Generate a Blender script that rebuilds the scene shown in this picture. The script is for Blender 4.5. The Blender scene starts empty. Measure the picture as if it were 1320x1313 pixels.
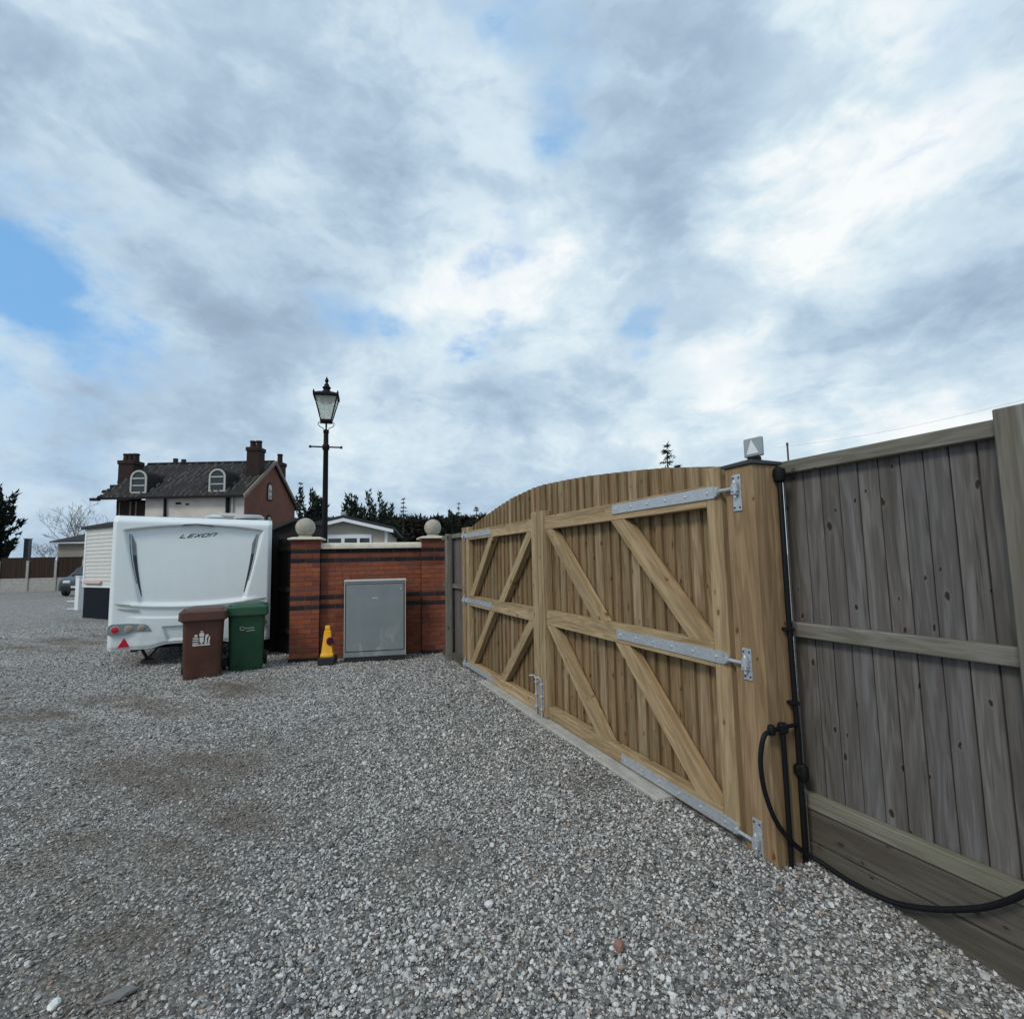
import bpy, bmesh, math, random
import numpy as np
from mathutils import Vector, Matrix, noise as mnoise

random.seed(7)
rng = np.random.default_rng(11)
S = bpy.context.scene
C = S.collection

# ------------------------------------------------------------------ camera
F_PX, Y_H, ROLL, CAM_H, CX, CY = 670.0, 720.0, 0.02, 1.5, 660.0, 656.5
th = math.atan((Y_H - CY) / F_PX)
FW = Vector((0, math.cos(th), math.sin(th)))
u0 = Vector((0, -math.sin(th), math.cos(th)))
r0 = Vector((1, 0, 0))
UP = (math.cos(ROLL) * u0 + math.sin(ROLL) * r0).normalized()
RT = (math.cos(ROLL) * r0 - math.sin(ROLL) * u0).normalized()
cam = bpy.data.cameras.new('camera')
cam.sensor_fit = 'HORIZONTAL'
cam.sensor_width = 36.0
cam.lens = 36.0 * F_PX / 1320.0
cam.clip_start = 0.05
cam.clip_end = 3000
camo = bpy.data.objects.new('camera', cam)
C.objects.link(camo)
camo.matrix_world = Matrix(((RT.x, UP.x, -FW.x, 0), (RT.y, UP.y, -FW.y, 0), (RT.z, UP.z, -FW.z, CAM_H), (0, 0, 0, 1)))
S.camera = camo


def ray(px, py):
    return FW + RT * ((px - CX) / F_PX) - UP * ((py - CY) / F_PX)


def at(px, py, Y):
    """the place at distance Y along the view seen at a photograph pixel (used to survey where things stand)"""
    d = ray(px, py)
    return d * (Y / d.y) + Vector((0, 0, CAM_H))


def lin(r, g, b):
    f = lambda c: (c / 255 / 12.92) if c / 255 <= 0.04045 else ((c / 255 + 0.055) / 1.055) ** 2.4
    return (f(r), f(g), f(b), 1.0)


# ------------------------------------------------------------------ view
S.view_settings.view_transform = 'Standard'
S.view_settings.look = 'None'
S.view_settings.exposure = 0.0
S.view_settings.gamma = 1.0
S.view_settings.use_curve_mapping = False
S.render.engine = 'CYCLES'
S.cycles.max_bounces = 6

# ------------------------------------------------------------------ node helper
class NT:
    def __init__(self, tree):
        self.t = tree
        self.n = tree.nodes
        self.l = tree.links

    def new(self, typ, **kw):
        n = self.n.new(typ)
        for k, v in kw.items():
            setattr(n, k, v)
        return n

    def link(self, a, b):
        self.l.new(a, b)

    def _in(self, sock, v):
        if v is None:
            return
        if hasattr(v, 'is_output') or isinstance(v, bpy.types.NodeSocket):
            self.l.new(v, sock)
        else:
            sock.default_value = v

    def math(self, op, a, b=None, c=None, clamp=False):
        n = self.n.new('ShaderNodeMath')
        n.operation = op
        n.use_clamp = clamp
        for i, v in enumerate((a, b, c)):
            if v is not None:
                self._in(n.inputs[i], v)
        return n.outputs[0]

    def vmath(self, op, a, b=None, scale=None):
        n = self.n.new('ShaderNodeVectorMath')
        n.operation = op
        self._in(n.inputs[0], a)
        if b is not None:
            self._in(n.inputs[1], b)
        if scale is not None:
            self._in(n.inputs['Scale'], scale)
        return n.outputs['Value'] if op in ('DISTANCE', 'LENGTH', 'DOT_PRODUCT') else n.outputs[0]

    def maprange(self, v, a, b, c=0.0, d=1.0, smooth=True):
        n = self.n.new('ShaderNodeMapRange')
        n.interpolation_type = 'SMOOTHSTEP' if smooth else 'LINEAR'
        n.clamp = True
        self._in(n.inputs[0], v)
        for i, x in enumerate((a, b, c, d)):
            n.inputs[1 + i].default_value = x
        return n.outputs[0]

    def noise(self, vec, scale, detail=4.0, rough=0.55, dist=0.0, out=0):
        n = self.n.new('ShaderNodeTexNoise')
        if vec is not None:
            self.l.new(vec, n.inputs['Vector'])
        n.inputs['Scale'].default_value = scale
        n.inputs['Detail'].default_value = detail
        n.inputs['Roughness'].default_value = rough
        n.inputs['Distortion'].default_value = dist
        return n.outputs[out]

    def voronoi(self, vec, scale, feature='F1', out='Distance', rnd=1.0):
        n = self.n.new('ShaderNodeTexVoronoi')
        n.feature = feature
        if vec is not None:
            self.l.new(vec, n.inputs['Vector'])
        n.inputs['Scale'].default_value = scale
        n.inputs['Randomness'].default_value = rnd
        return n.outputs[out]

    def mix(self, fac, a, b, blend='MIX'):
        n = self.n.new('ShaderNodeMix')
        n.data_type = 'RGBA'
        n.blend_type = blend
        n.clamp_factor = True
        self._in(n.inputs[0], fac)
        self._in(n.inputs[6], a)
        self._in(n.inputs[7], b)
        return n.outputs[2]

    def ramp(self, fac, stops, interp='LINEAR'):
        n = self.n.new('ShaderNodeValToRGB')
        n.color_ramp.interpolation = interp
        e = n.color_ramp.elements
        while len(e) < len(stops):
            e.new(0.5)
        for i, (p, c) in enumerate(stops):
            e[i].position = p
            e[i].color = c if len(c) == 4 else (*c, 1)
        self._in(n.inputs[0], fac)
        return n.outputs[0]

    def bump(self, h, strength=0.3, dist=0.01):
        n = self.n.new('ShaderNodeBump')
        n.inputs['Strength'].default_value = strength
        n.inputs['Distance'].default_value = dist
        self.l.new(h, n.inputs['Height'])
        return n.outputs[0]


# ------------------------------------------------------------------ world: broken cloud over a Nishita sky
SUN_EL, SUN_AZ = math.radians(42), math.radians(218)   # azimuth measured clockwise from +Y
W = bpy.data.worlds.new('World')
S.world = W
W.use_nodes = True
w = NT(W.node_tree)
w.n.clear()
out = w.new('ShaderNodeOutputWorld')
sky = w.new('ShaderNodeTexSky', sky_type='NISHITA', sun_disc=False)
sky.sun_elevation = SUN_EL
sky.sun_rotation = SUN_AZ
sky.air_density = 1.0
sky.dust_density = 0.6
sky.ozone_density = 1.0
bsky = w.new('ShaderNodeBackground')
bsky.inputs['Strength'].default_value = 0.15
tc = w.new('ShaderNodeTexCoord')
N = tc.outputs['Generated']
Ns = w.vmath('MULTIPLY', N, (1.0, 1.0, 1.75))
half = (0.5, 0.5, 0.5)
warp = w.vmath('SCALE', w.vmath('SUBTRACT', w.noise(Ns, 2.4, 5, 0.55, out=1), half), scale=0.22)
Q = w.vmath('ADD', Ns, warp)
nbig = w.noise(Q, 1.9, 6, 0.5)
npuf = w.noise(Q, 5.2, 10, 0.6)
nfin = w.noise(Q, 13.0, 8, 0.62)
NW = w.vmath('ADD', N, w.vmath('SCALE', w.vmath('SUBTRACT', w.noise(Ns, 3.4, 8, 0.6, out=1), half), scale=0.34))


def blobs(lst):
    tot = None
    for px, py, r, s in lst:
        d = ray(px, py).normalized()
        m = w.maprange(w.vmath('DISTANCE', NW, (d.x, d.y, d.z)), r / F_PX, 0.0, 0.0, s)
        tot = m if tot is None else w.math('ADD', tot, m)
    return tot


blue = blobs([(15, 325, 100, .90), (95, 385, 85, .72), (195, 452, 95, .95), (430, 410, 100, .85), (515, 430, 75, .75), (632, 442, 60, .95),
              (690, 90, 120, .62), (600, 25, 70, .5), (720, 165, 80, .5), (822, 372, 70, .7), (650, 325, 55, .55), (1190, 140, 100, .35), (1230, 60, 70, .3),
              (812, 420, 55, .65), (60, 560, 110, .4), (150, 575, 60, .3), (340, 580, 80, .3), (-250, 330, 190, .7), (1700, 200, 200, .5), (300, -500, 260, .6), (900, -700, 300, .5)])
blue = w.math('ADD', blue, w.math('ADD', w.math('MULTIPLY', w.math('SUBTRACT', npuf, 0.5), 2.5), w.math('MULTIPLY', w.math('SUBTRACT', nfin, 0.5), 0.9)))
blue_m = w.maprange(blue, 0.25, 1.55)
white = blobs([(735, 375, 170, .75), (1065, 285, 160, .55), (1110, 70, 110, .4), (590, 90, 80, .5), (770, 590, 120, .5), (1250, 430, 150, .35), (980, 545, 240, .35),
               (1210, 545, 180, .3), (45, 605, 110, .6), (230, 480, 80, .6), (560, 370, 120, .5), (590, 570, 80, .5), (950, 330, 160, .25), (1500, 300, 400, .3), (160, 20, 110, .35), (330, 300, 90, .2)])
dark = blobs([(1275, 350, 120, 1.2), (1085, 440, 120, 1.0), (560, 545, 170, .5), (725, 510, 130, .55), (430, 270, 220, .40), (870, 210, 160, .6), (90, 500, 90, .4),
              (330, 480, 140, .45), (850, 470, 110, .45), (140, 170, 220, .3), (1190, 620, 60, .2), (950, 620, 90, .3), (120, 540, 100, .4), (250, 300, 120, .35)])
puff = w.maprange(w.math('ADD', w.math('MULTIPLY', npuf, 0.7), w.math('MULTIPLY', nbig, 0.3)), 0.40, 0.62, -0.5, 0.5)
lum = w.math('ADD', w.math('MULTIPLY', puff, 0.36), w.math('MULTIPLY', w.math('SUBTRACT', nfin, 0.5), 0.42))
lum = w.math('ADD', lum, w.math('MULTIPLY', w.math('SUBTRACT', nbig, 0.5), 0.7))
lum = w.math('ADD', w.math('SUBTRACT', w.math('ADD', lum, w.math('MULTIPLY', white, 0.30)), w.math('MULTIPLY', dark, 0.38)), 0.54)
side = w.maprange(w.vmath('DOT_PRODUCT', N, (0.80, 0.55, 0.24)), -0.2, 1.0, -0.03, 0.09)
lum = w.math('ADD', lum, side)
ccol = w.ramp(lum, [(0.0, lin(142, 160, 181)), (0.22, lin(162, 184, 206)), (0.48, lin(186, 208, 227)), (0.74, lin(213, 231, 241)), (1.0, lin(248, 252, 253))])
ccol = w.mix(w.math('MULTIPLY', blue_m, 0.90), ccol, lin(112, 180, 240))
bcl = w.new('ShaderNodeBackground')
w.link(ccol, bcl.inputs[0])
bcl.inputs['Strength'].default_value = 1.0
w.link(sky.outputs[0], bsky.inputs[0])
mx = w.new('ShaderNodeMixShader')
w.link(w.math('MULTIPLY', blue_m, 0.25), mx.inputs[0])
w.link(bcl.outputs[0], mx.inputs[1])
w.link(bsky.outputs[0], mx.inputs[2])
w.link(mx.outputs[0], out.inputs[0])

sun = bpy.data.lights.new('sun', 'SUN')
sun.energy = 1.5
sun.angle = math.radians(14)
sun.color = (1.0, 0.93, 0.82)
suno = bpy.data.objects.new('sun', sun)
C.objects.link(suno)
sd = Vector((math.sin(SUN_AZ) * math.cos(SUN_EL), math.cos(SUN_AZ) * math.cos(SUN_EL), math.sin(SUN_EL)))
suno.rotation_euler = sd.to_track_quat('Z', 'Y').to_euler()
suno.location = sd * 40

# ------------------------------------------------------------------ materials
MATS = {}


def newmat(name):
    m = bpy.data.materials.new(name)
    m.use_nodes = True
    t = NT(m.node_tree)
    bs = t.n['Principled BSDF']
    MATS[name] = m
    return m, t, bs


def simple(name, col, rough=0.6, metal=0.0, var=0.12, scale=6.0, bump=0.0, spec=0.5, dirt=None, dirt_amt=0.3):
    m, t, bs = newmat(name)
    tcn = t.new('ShaderNodeTexCoord')
    n1 = t.noise(tcn.outputs['Object'], scale, 5, 0.6)
    c = (*col[:3], 1)
    lo = tuple(x * (1 - var) for x in col[:3]) + (1,)
    hi = tuple(min(1, x * (1 + var)) for x in col[:3]) + (1,)
    colr = t.ramp(n1, [(0.3, lo), (0.7, hi)])
    if dirt:
        n2 = t.noise(tcn.outputs['Object'], scale * 0.4, 6, 0.65)
        colr = t.mix(t.maprange(n2, 0.48, 0.75, 0, dirt_amt), colr, (*dirt[:3], 1))
    t.link(colr, bs.inputs['Base Color'])
    bs.inputs['Roughness'].default_value = rough
    bs.inputs['Metallic'].default_value = metal
    bs.inputs['Specular IOR Level'].default_value = spec
    if bump:
        nf = t.noise(tcn.outputs['Object'], scale * 12, 4, 0.6)
        t.link(t.bump(nf, bump, 0.004), bs.inputs['Normal'])
    return m


def wood(name, cols, knot, grain_dark=0.62, algae=None, algae_amt=0.0, rough=0.75, knot_p=0.55, bump=0.35, rim=None):
    """sawn timber: grain, growth bands and knots along each piece's own Z, offset by a per-object random value"""
    m, t, bs = newmat(name)
    tcn = t.new('ShaderNodeTexCoord')
    oi = t.new('ShaderNodeObjectInfo')
    rnd = oi.outputs['Random']
    off = t.new('ShaderNodeCombineXYZ')
    t.link(t.math('MULTIPLY', rnd, 37.0), off.inputs[0])
    t.link(t.math('MULTIPLY', rnd, 91.0), off.inputs[2])
    co = t.vmath('ADD', tcn.outputs['Object'], off.outputs[0])
    g = t.vmath('MULTIPLY', co, (1, 1, 0.035))
    fine = t.noise(g, 150, 4, 0.6)
    band = t.noise(t.vmath('MULTIPLY', co, (1, 1, 0.10)), 9, 3, 0.5, 0.4)
    bands = t.math('SINE', t.math('MULTIPLY', band, 46.0))
    bands = t.maprange(bands, -1, 1, 0, 1)
    mott = t.noise(t.vmath('MULTIPLY', co, (1, 1, 0.25)), 5, 4, 0.6)
    base = t.ramp(t.math('FRACT', t.math('MULTIPLY', rnd, 7.31)), [(i / max(1, len(cols) - 1), c) for i, c in enumerate(cols)])
    dk = t.mix(1.0, base, (grain_dark, grain_dark * 0.95, grain_dark * 0.88, 1), 'MULTIPLY')
    c = t.mix(t.math('MULTIPLY', bands, 0.55), base, dk)
    c = t.mix(t.maprange(fine, 0.42, 0.72, 0, 0.6), c, dk)
    c = t.mix(t.maprange(mott, 0.35, 0.75, 0, 0.45), c, t.mix(1.0, c, (0.72, 0.76, 0.70, 1), 'MULTIPLY'))
    sap = t.noise(t.vmath('MULTIPLY', co, (1, 1, 0.014)), 13, 3, 0.5)
    c = t.mix(t.maprange(sap, 0.50, 0.66, 0, 0.6), c, t.mix(1.0, c, (1.42, 1.45, 1.5, 1), 'MULTIPLY'))
    c = t.mix(t.maprange(sap, 0.48, 0.34, 0, 0.6), c, t.mix(1.0, c, (0.72, 0.66, 0.60, 1), 'MULTIPLY'))
    kw = t.vmath('ADD', co, t.vmath('SCALE', t.vmath('SUBTRACT', t.noise(co, 22, 2, 0.5, out=1), (0.5, .5, .5)), scale=0.02))
    ks = t.new('ShaderNodeSeparateXYZ')
    t.link(kw, ks.inputs[0])
    kc = t.new('ShaderNodeCombineXYZ')
    t.link(t.math('MULTIPLY_ADD', ks.outputs[1], 0.6, ks.outputs[0]), kc.inputs[0])
    t.link(t.math('MULTIPLY', ks.outputs[2], 0.5), kc.inputs[1])
    kco = kc.outputs[0]
    kn = t.n.new('ShaderNodeTexVoronoi')
    kn.voronoi_dimensions = '2D'
    kn.inputs['Scale'].default_value = 7.5
    t.link(kco, kn.inputs['Vector'])
    sc = t.new('ShaderNodeSeparateColor')
    t.link(kn.outputs['Color'], sc.inputs[0])
    pres = t.math('LESS_THAN', sc.outputs[0], knot_p)
    rad = t.math('MULTIPLY_ADD', t.math('POWER', sc.outputs[1], 3.0), 0.06, 0.034)
    kd = t.math('DIVIDE', kn.outputs['Distance'], rad)
    km = t.math('MULTIPLY', t.maprange(kd, 0.75, 1.15, 1, 0), pres)
    halo = t.math('MULTIPLY', t.maprange(kd, 1.0, 2.6, 0.45, 0), pres)
    c = t.mix(halo, c, t.mix(1.0, c, (0.7, 0.55, 0.42, 1), 'MULTIPLY'))
    if rim:
        rm_ = t.math('MULTIPLY', t.math('MULTIPLY', t.maprange(kd, 0.95, 1.25), t.maprange(kd, 2.4, 1.3)), pres)
        c = t.mix(t.math('MULTIPLY', rm_, 0.18), c, rim)
    c = t.mix(t.math('MULTIPLY', km, 0.9), c, knot)
    if algae:
        an = t.noise(t.vmath('MULTIPLY', co, (1, 1, 0.3)), 6, 5, 0.6)
        c = t.mix(t.maprange(an, 0.42, 0.68, 0, algae_amt), c, algae)
    cr_ = t.noise(t.vmath('MULTIPLY', co, (1, 1, 0.012)), 42, 3, 0.5)
    cm_ = t.math('MULTIPLY', t.math('MULTIPLY', t.maprange(cr_, 0.488, 0.5), t.maprange(cr_, 0.512, 0.5)), t.maprange(t.noise(t.vmath('MULTIPLY', co, (1, 1, 0.3)), 3.5, 3), 0.48, 0.6))
    c = t.mix(t.math('MULTIPLY', cm_, 0.7), c, knot)
    t.link(c, bs.inputs['Base Color'])
    bs.inputs['Roughness'].default_value = rough
    bs.inputs['Specular IOR Level'].default_value = 0.25
    c = t.mix(t.maprange(t.noise(t.vmath('MULTIPLY', co, (1, 1, 0.02)), 420, 3, 0.6), 0.5, 0.75, 0, 0.35), c, t.mix(1.0, c, (0.6, 0.55, 0.5, 1), 'MULTIPLY'))
    t.link(c, bs.inputs['Base Color'])
    h = t.math('ADD', t.math('MULTIPLY', fine, 0.6), t.math('MULTIPLY', km, -0.8))
    t.link(t.bump(h, bump, 0.004), bs.inputs['Normal'])
    return m


M_pine = wood('new_pine', [(0.29, 0.196, 0.105, 1), (0.36, 0.245, 0.135, 1), (0.235, 0.166, 0.084, 1), (0.42, 0.32, 0.195, 1), (0.27, 0.166, 0.092, 1), (0.34, 0.26, 0.148, 1), (0.25, 0.174, 0.094, 1), (0.38, 0.25, 0.15, 1)], (0.09, 0.038, 0.018, 1), 0.5, knot_p=0.75)
M_frame = wood('frame_pine', [(0.44, 0.325, 0.188, 1), (0.40, 0.302, 0.178, 1), (0.47, 0.338, 0.196, 1)], (0.13, 0.06, 0.028, 1), 0.58, knot_p=0.4)
M_post = wood('post_pine', [(0.36, 0.232, 0.13, 1), (0.345, 0.235, 0.132, 1)], (0.12, 0.055, 0.025, 1), 0.55, knot_p=0.4)
M_grey = wood('weathered_board', [(0.150, 0.137, 0.128, 1), (0.178, 0.167, 0.163, 1), (0.132, 0.115, 0.102, 1), (0.16, 0.152, 0.154, 1), (0.128, 0.114, 0.104, 1)], (0.020, 0.018, 0.017, 1), 0.52, knot_p=0.8, rim=(0.30, 0.285, 0.265, 1))
M_greyr = wood('weathered_rail', [(0.20, 0.187, 0.163, 1), (0.225, 0.21, 0.185, 1)], (0.06, 0.055, 0.05, 1), 0.55, (0.14, 0.145, 0.09, 1), 0.35, knot_p=0.3)
M_algae = wood('mossy_rail', [(0.215, 0.20, 0.16, 1), (0.20, 0.187, 0.15, 1)], (0.08, 0.075, 0.05, 1), 0.6, (0.155, 0.155, 0.10, 1), 0.45, knot_p=0.35)
M_gboard = wood('gravel_board', [(0.115, 0.103, 0.09, 1), (0.13, 0.116, 0.10, 1)], (0.026, 0.023, 0.02, 1), 0.6, (0.12, 0.115, 0.085, 1), 0.5, knot_p=0.7)
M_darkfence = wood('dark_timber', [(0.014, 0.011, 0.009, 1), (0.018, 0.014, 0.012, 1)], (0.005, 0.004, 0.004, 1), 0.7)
M_farpanel = wood('brown_panel', [(0.042, 0.024, 0.019, 1), (0.05, 0.03, 0.023, 1)], (0.02, 0.012, 0.01, 1), 0.75)

M_galv, t, bs = newmat('galvanised_steel')
tcn = t.new('ShaderNodeTexCoord')
v = t.voronoi(tcn.outputs['Object'], 70, out='Color')
t.link(t.ramp(v, [(0.1, (0.45, 0.48, 0.51, 1)), (0.9, (0.56, 0.59, 0.62, 1))]), bs.inputs['Base Color'])
bs.inputs['Metallic'].default_value = 0.55
t.link(t.maprange(t.noise(tcn.outputs['Object'], 30, 4), 0.3, 0.7, 0.38, 0.6), bs.inputs['Roughness'])

M_black = simple('black_plastic', (0.008, 0.008, 0.009), 0.6, spec=0.18)
M_iron = simple('black_iron', (0.007, 0.007, 0.008), 0.6, scale=12, spec=0.15)
M_capm = simple('dark_post_cap', (0.035, 0.038, 0.036), 0.5)
M_conc = simple('pale_concrete', (0.40, 0.385, 0.355), 0.9, var=0.18, scale=9, bump=0.5, dirt=(0.22, 0.21, 0.18), dirt_amt=0.5)
M_stone = simple('cast_stone', (0.62, 0.57, 0.47), 0.85, var=0.12, scale=10, bump=0.3, dirt=(0.33, 0.30, 0.24), dirt_amt=0.45)
M_ball = simple('ball_stone', (0.36, 0.335, 0.28), 0.9, var=0.2, scale=14, bump=0.6, dirt=(0.20, 0.19, 0.15), dirt_amt=0.6)
M_mortar = simple('mortar', (0.15, 0.085, 0.06), 0.95, var=0.2, scale=20, bump=0.4)


def brickmat(name, cols):
    m, t, bs = newmat(name)
    tcn = t.new('ShaderNodeTexCoord')
    oi = t.new('ShaderNodeObjectInfo')
    c = t.ramp(oi.outputs['Random'], [(i / (len(cols) - 1), k) for i, k in enumerate(cols)])
    geo = t.new('ShaderNodeNewGeometry')
    sp = t.new('ShaderNodeSeparateXYZ')
    t.link(geo.outputs['Position'], sp.inputs[0])
    damp = t.math('MULTIPLY', t.maprange(t.math('ADD', sp.outputs[2], t.math('MULTIPLY', t.noise(geo.outputs['Position'], 2.5, 4), 0.3)), 1.5, 1.9), 0.6)
    c = t.mix(damp, c, t.mix(1.0, c, (0.42, 0.36, 0.5, 1), 'MULTIPLY'))
    n1 = t.noise(geo.outputs['Position'], 14, 6, 0.65)
    c = t.mix(t.maprange(n1, 0.4, 0.75, 0, 0.55), c, t.mix(1.0, c, (0.6, 0.58, 0.6, 1), 'MULTIPLY'))
    t.link(c, bs.inputs['Base Color'])
    bs.inputs['Roughness'].default_value = 0.85
    bs.inputs['Specular IOR Level'].default_value = 0.25
    t.link(t.bump(t.noise(geo.outputs['Position'], 160, 4), 0.4, 0.003), bs.inputs['Normal'])
    return m


M_red = brickmat('red_brick', [(0.26, 0.076, 0.040, 1), (0.31, 0.098, 0.048, 1), (0.20, 0.056, 0.036, 1), (0.285, 0.085, 0.045, 1), (0.235, 0.083, 0.052, 1), (0.18, 0.056, 0.042, 1)])
M_blueb = brickmat('blue_brick', [(0.030, 0.023, 0.025, 1), (0.042, 0.032, 0.035, 1), (0.022, 0.018, 0.02, 1)])

M_white, t, bs = newmat('caravan_white')
tcn = t.new('ShaderNodeTexCoord')
c = t.ramp(t.noise(tcn.outputs['Object'], 3, 4), [(0.3, (0.71, 0.765, 0.78, 1)), (0.7, (0.75, 0.80, 0.81, 1))])
st_ = t.noise(t.vmath('MULTIPLY', tcn.outputs['Object'], (1, 1, 0.06)), 26, 5, 0.65)
gr_ = t.noise(tcn.outputs['Object'], 2.2, 6, 0.65)
c = t.mix(t.math('MULTIPLY', t.maprange(st_, 0.50, 0.78, 0, 0.18), t.maprange(gr_, 0.38, 0.62)), c, (0.43, 0.46, 0.44, 1))
sp = t.new('ShaderNodeSeparateXYZ')
t.link(tcn.outputs['Object'], sp.inputs[0])
c = t.mix(t.math('MULTIPLY', t.maprange(sp.outputs[2], 0.75, 0.25, 0, 0.4), t.maprange(gr_, 0.35, 0.65)), c, (0.36, 0.35, 0.32, 1))
t.link(c, bs.inputs['Base Color'])
bs.inputs['Roughness'].default_value = 0.25
bs.inputs['Coat Weight'].default_value = 0.3
bs.inputs['Coat Roughness'].default_value = 0.15
M_gell = simple('lamp_grey', (0.20, 0.235, 0.235), 0.25, scale=30)
M_redl = simple('red_lens', (0.50, 0.01, 0.03), 0.15, scale=30)
M_amber = simple('clear_lens', (0.30, 0.25, 0.20), 0.15, scale=30)
M_decal = simple('decal_navy', (0.018, 0.022, 0.04), 0.3)
M_decal2 = simple('decal_grey', (0.16, 0.185, 0.205), 0.3)
M_vent = simple('vent_grey', (0.33, 0.34, 0.31), 0.5)
M_under = simple('underbody_dark', (0.012, 0.012, 0.013), 0.8)
M_rub = simple('rubber', (0.015, 0.015, 0.016), 0.7)
M_brown = simple('brown_bin_plastic', (0.082, 0.030, 0.019), 0.5, var=0.12, scale=5, dirt=(0.17, 0.12, 0.10), dirt_amt=0.45)
M_green = simple('green_bin_plastic', (0.013, 0.072, 0.032), 0.5, var=0.12, scale=5, dirt=(0.07, 0.11, 0.085), dirt_amt=0.45)
M_print = simple('white_print', (0.62, 0.62, 0.60), 0.6, var=0.25, scale=30)
M_yellow = simple('cone_yellow', (0.80, 0.40, 0.008), 0.5, var=0.08, scale=12, dirt=(0.4, 0.2, 0.02), dirt_amt=0.4)
M_disc = simple('cone_sign', (0.05, 0.012, 0.05), 0.5)
M_discr = simple('cone_sign_red', (0.25, 0.015, 0.03), 0.5)

M_cab, t, bs = newmat('cabinet_grey')
tcn = t.new('ShaderNodeTexCoord')
n1 = t.noise(tcn.outputs['Object'], 3.0, 6, 0.65)
c = t.ramp(n1, [(0.3, (0.185, 0.215, 0.222, 1)), (0.7, (0.225, 0.25, 0.255, 1))])
n2 = t.noise(t.vmath('MULTIPLY', tcn.outputs['Object'], (1.4, 1, 0.7)), 4.5, 7, 0.7, 1.0)
sp = t.new('ShaderNodeSeparateXYZ')
t.link(tcn.outputs['Object'], sp.inputs[0])
low = t.maprange(sp.outputs[2], 0.75, 0.2)
c = t.mix(t.math('MULTIPLY', t.maprange(n2, 0.52, 0.68, 0, 0.75), low), c, (0.36, 0.37, 0.38, 1))
t.link(c, bs.inputs['Base Color'])
bs.inputs['Roughness'].default_value = 0.45
M_cabe = simple('cabinet_edge', (0.42, 0.42, 0.40), 0.5, scale=10)

M_clad = simple('white_cladding', (0.60, 0.60, 0.565), 0.55, var=0.05, scale=4, dirt=(0.42, 0.42, 0.38), dirt_amt=0.25)
M_skirt = simple('navy_skirt', (0.008, 0.011, 0.017), 0.8, spec=0.15)
M_pink = simple('pink_panel', (0.60, 0.42, 0.39), 0.6, scale=8)
M_wplast = simple('white_plastic', (0.74, 0.76, 0.78), 0.4, var=0.04)
M_felt = simple('dark_roof_felt', (0.022, 0.023, 0.027), 0.85, scale=8)
M_beige = simple('beige_cladding', (0.40, 0.37, 0.31), 0.7, var=0.05, scale=4)
M_beige2 = simple('cream_render', (0.46, 0.41, 0.33), 0.8, var=0.07, scale=3)
M_render = simple('dirty_render', (0.60, 0.55, 0.50), 0.85, var=0.10, scale=1.6, bump=0.2, dirt=(0.28, 0.25, 0.22), dirt_amt=0.5)
M_glass = simple('dark_glass', (0.022, 0.026, 0.030), 0.08, spec=0.6)
M_wframe = simple('white_window_frame', (0.44, 0.43, 0.40), 0.5, var=0.08, scale=9, dirt=(0.4, 0.38, 0.33), dirt_amt=0.35)
M_housebrick, t, bs = newmat('house_brick')
tcn = t.new('ShaderNodeTexCoord')
geo = t.new('ShaderNodeNewGeometry')
sp = t.new('ShaderNodeSeparateXYZ')
t.link(geo.outputs['Position'], sp.inputs[0])
cb = t.new('ShaderNodeCombineXYZ')
t.link(t.math('ADD', sp.outputs[0], sp.outputs[1]), cb.inputs[0])
t.link(sp.outputs[2], cb.inputs[1])
bt = t.new('ShaderNodeTexBrick')
t.link(cb.outputs[0], bt.inputs['Vector'])
bt.inputs['Scale'].default_value = 4.4
bt.inputs['Brick Width'].default_value = 1.0
bt.inputs['Row Height'].default_value = 0.33
bt.inputs['Mortar Size'].default_value = 0.03
bt.inputs['Color1'].default_value = (0.165, 0.05, 0.03, 1)
bt.inputs['Color2'].default_value = (0.205, 0.07, 0.04, 1)
bt.inputs['Mortar'].default_value = (0.13, 0.09, 0.07, 1)
n1 = t.noise(geo.outputs['Position'], 0.9, 6, 0.65)
t.link(t.mix(t.maprange(n1, 0.4, 0.7, 0, 0.6), bt.outputs[0], (0.085, 0.036, 0.026, 1)), bs.inputs['Base Color'])
bs.inputs['Roughness'].default_value = 0.9
M_oldbrick = simple('sooty_brick', (0.026, 0.013, 0.011), 0.95, var=0.35, scale=3, bump=0.4)
M_slate = simple('old_roof_tile', (0.014, 0.012, 0.012), 0.95, var=0.5, scale=2.2, bump=0.4, dirt=(0.05, 0.042, 0.037), dirt_amt=0.5)
M_sliver = simple('old_tile_ridge', (0.11, 0.095, 0.09), 0.85, var=0.55, scale=3.0)
M_stonecop = simple('verge_stone', (0.20, 0.165, 0.13), 0.9, var=0.2, scale=3)
M_carp = simple('car_paint', (0.028, 0.042, 0.058), 0.22, var=0.05, spec=0.6)
M_trunk = simple('bark', (0.055, 0.045, 0.036), 0.9, var=0.3, scale=8)
M_twig = simple('bare_twig', (0.13, 0.105, 0.085), 0.9, var=0.2, scale=8)


def leafmat(name, a, b):
    m, t, bs = newmat(name)
    geo = t.new('ShaderNodeNewGeometry')
    n1 = t.noise(geo.outputs['Position'], 1.7, 4, 0.6)
    t.link(t.ramp(n1, [(0.3, a), (0.7, b)]), bs.inputs['Base Color'])
    bs.inputs['Roughness'].default_value = 0.7
    bs.inputs['Specular IOR Level'].default_value = 0.2
    return m


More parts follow.
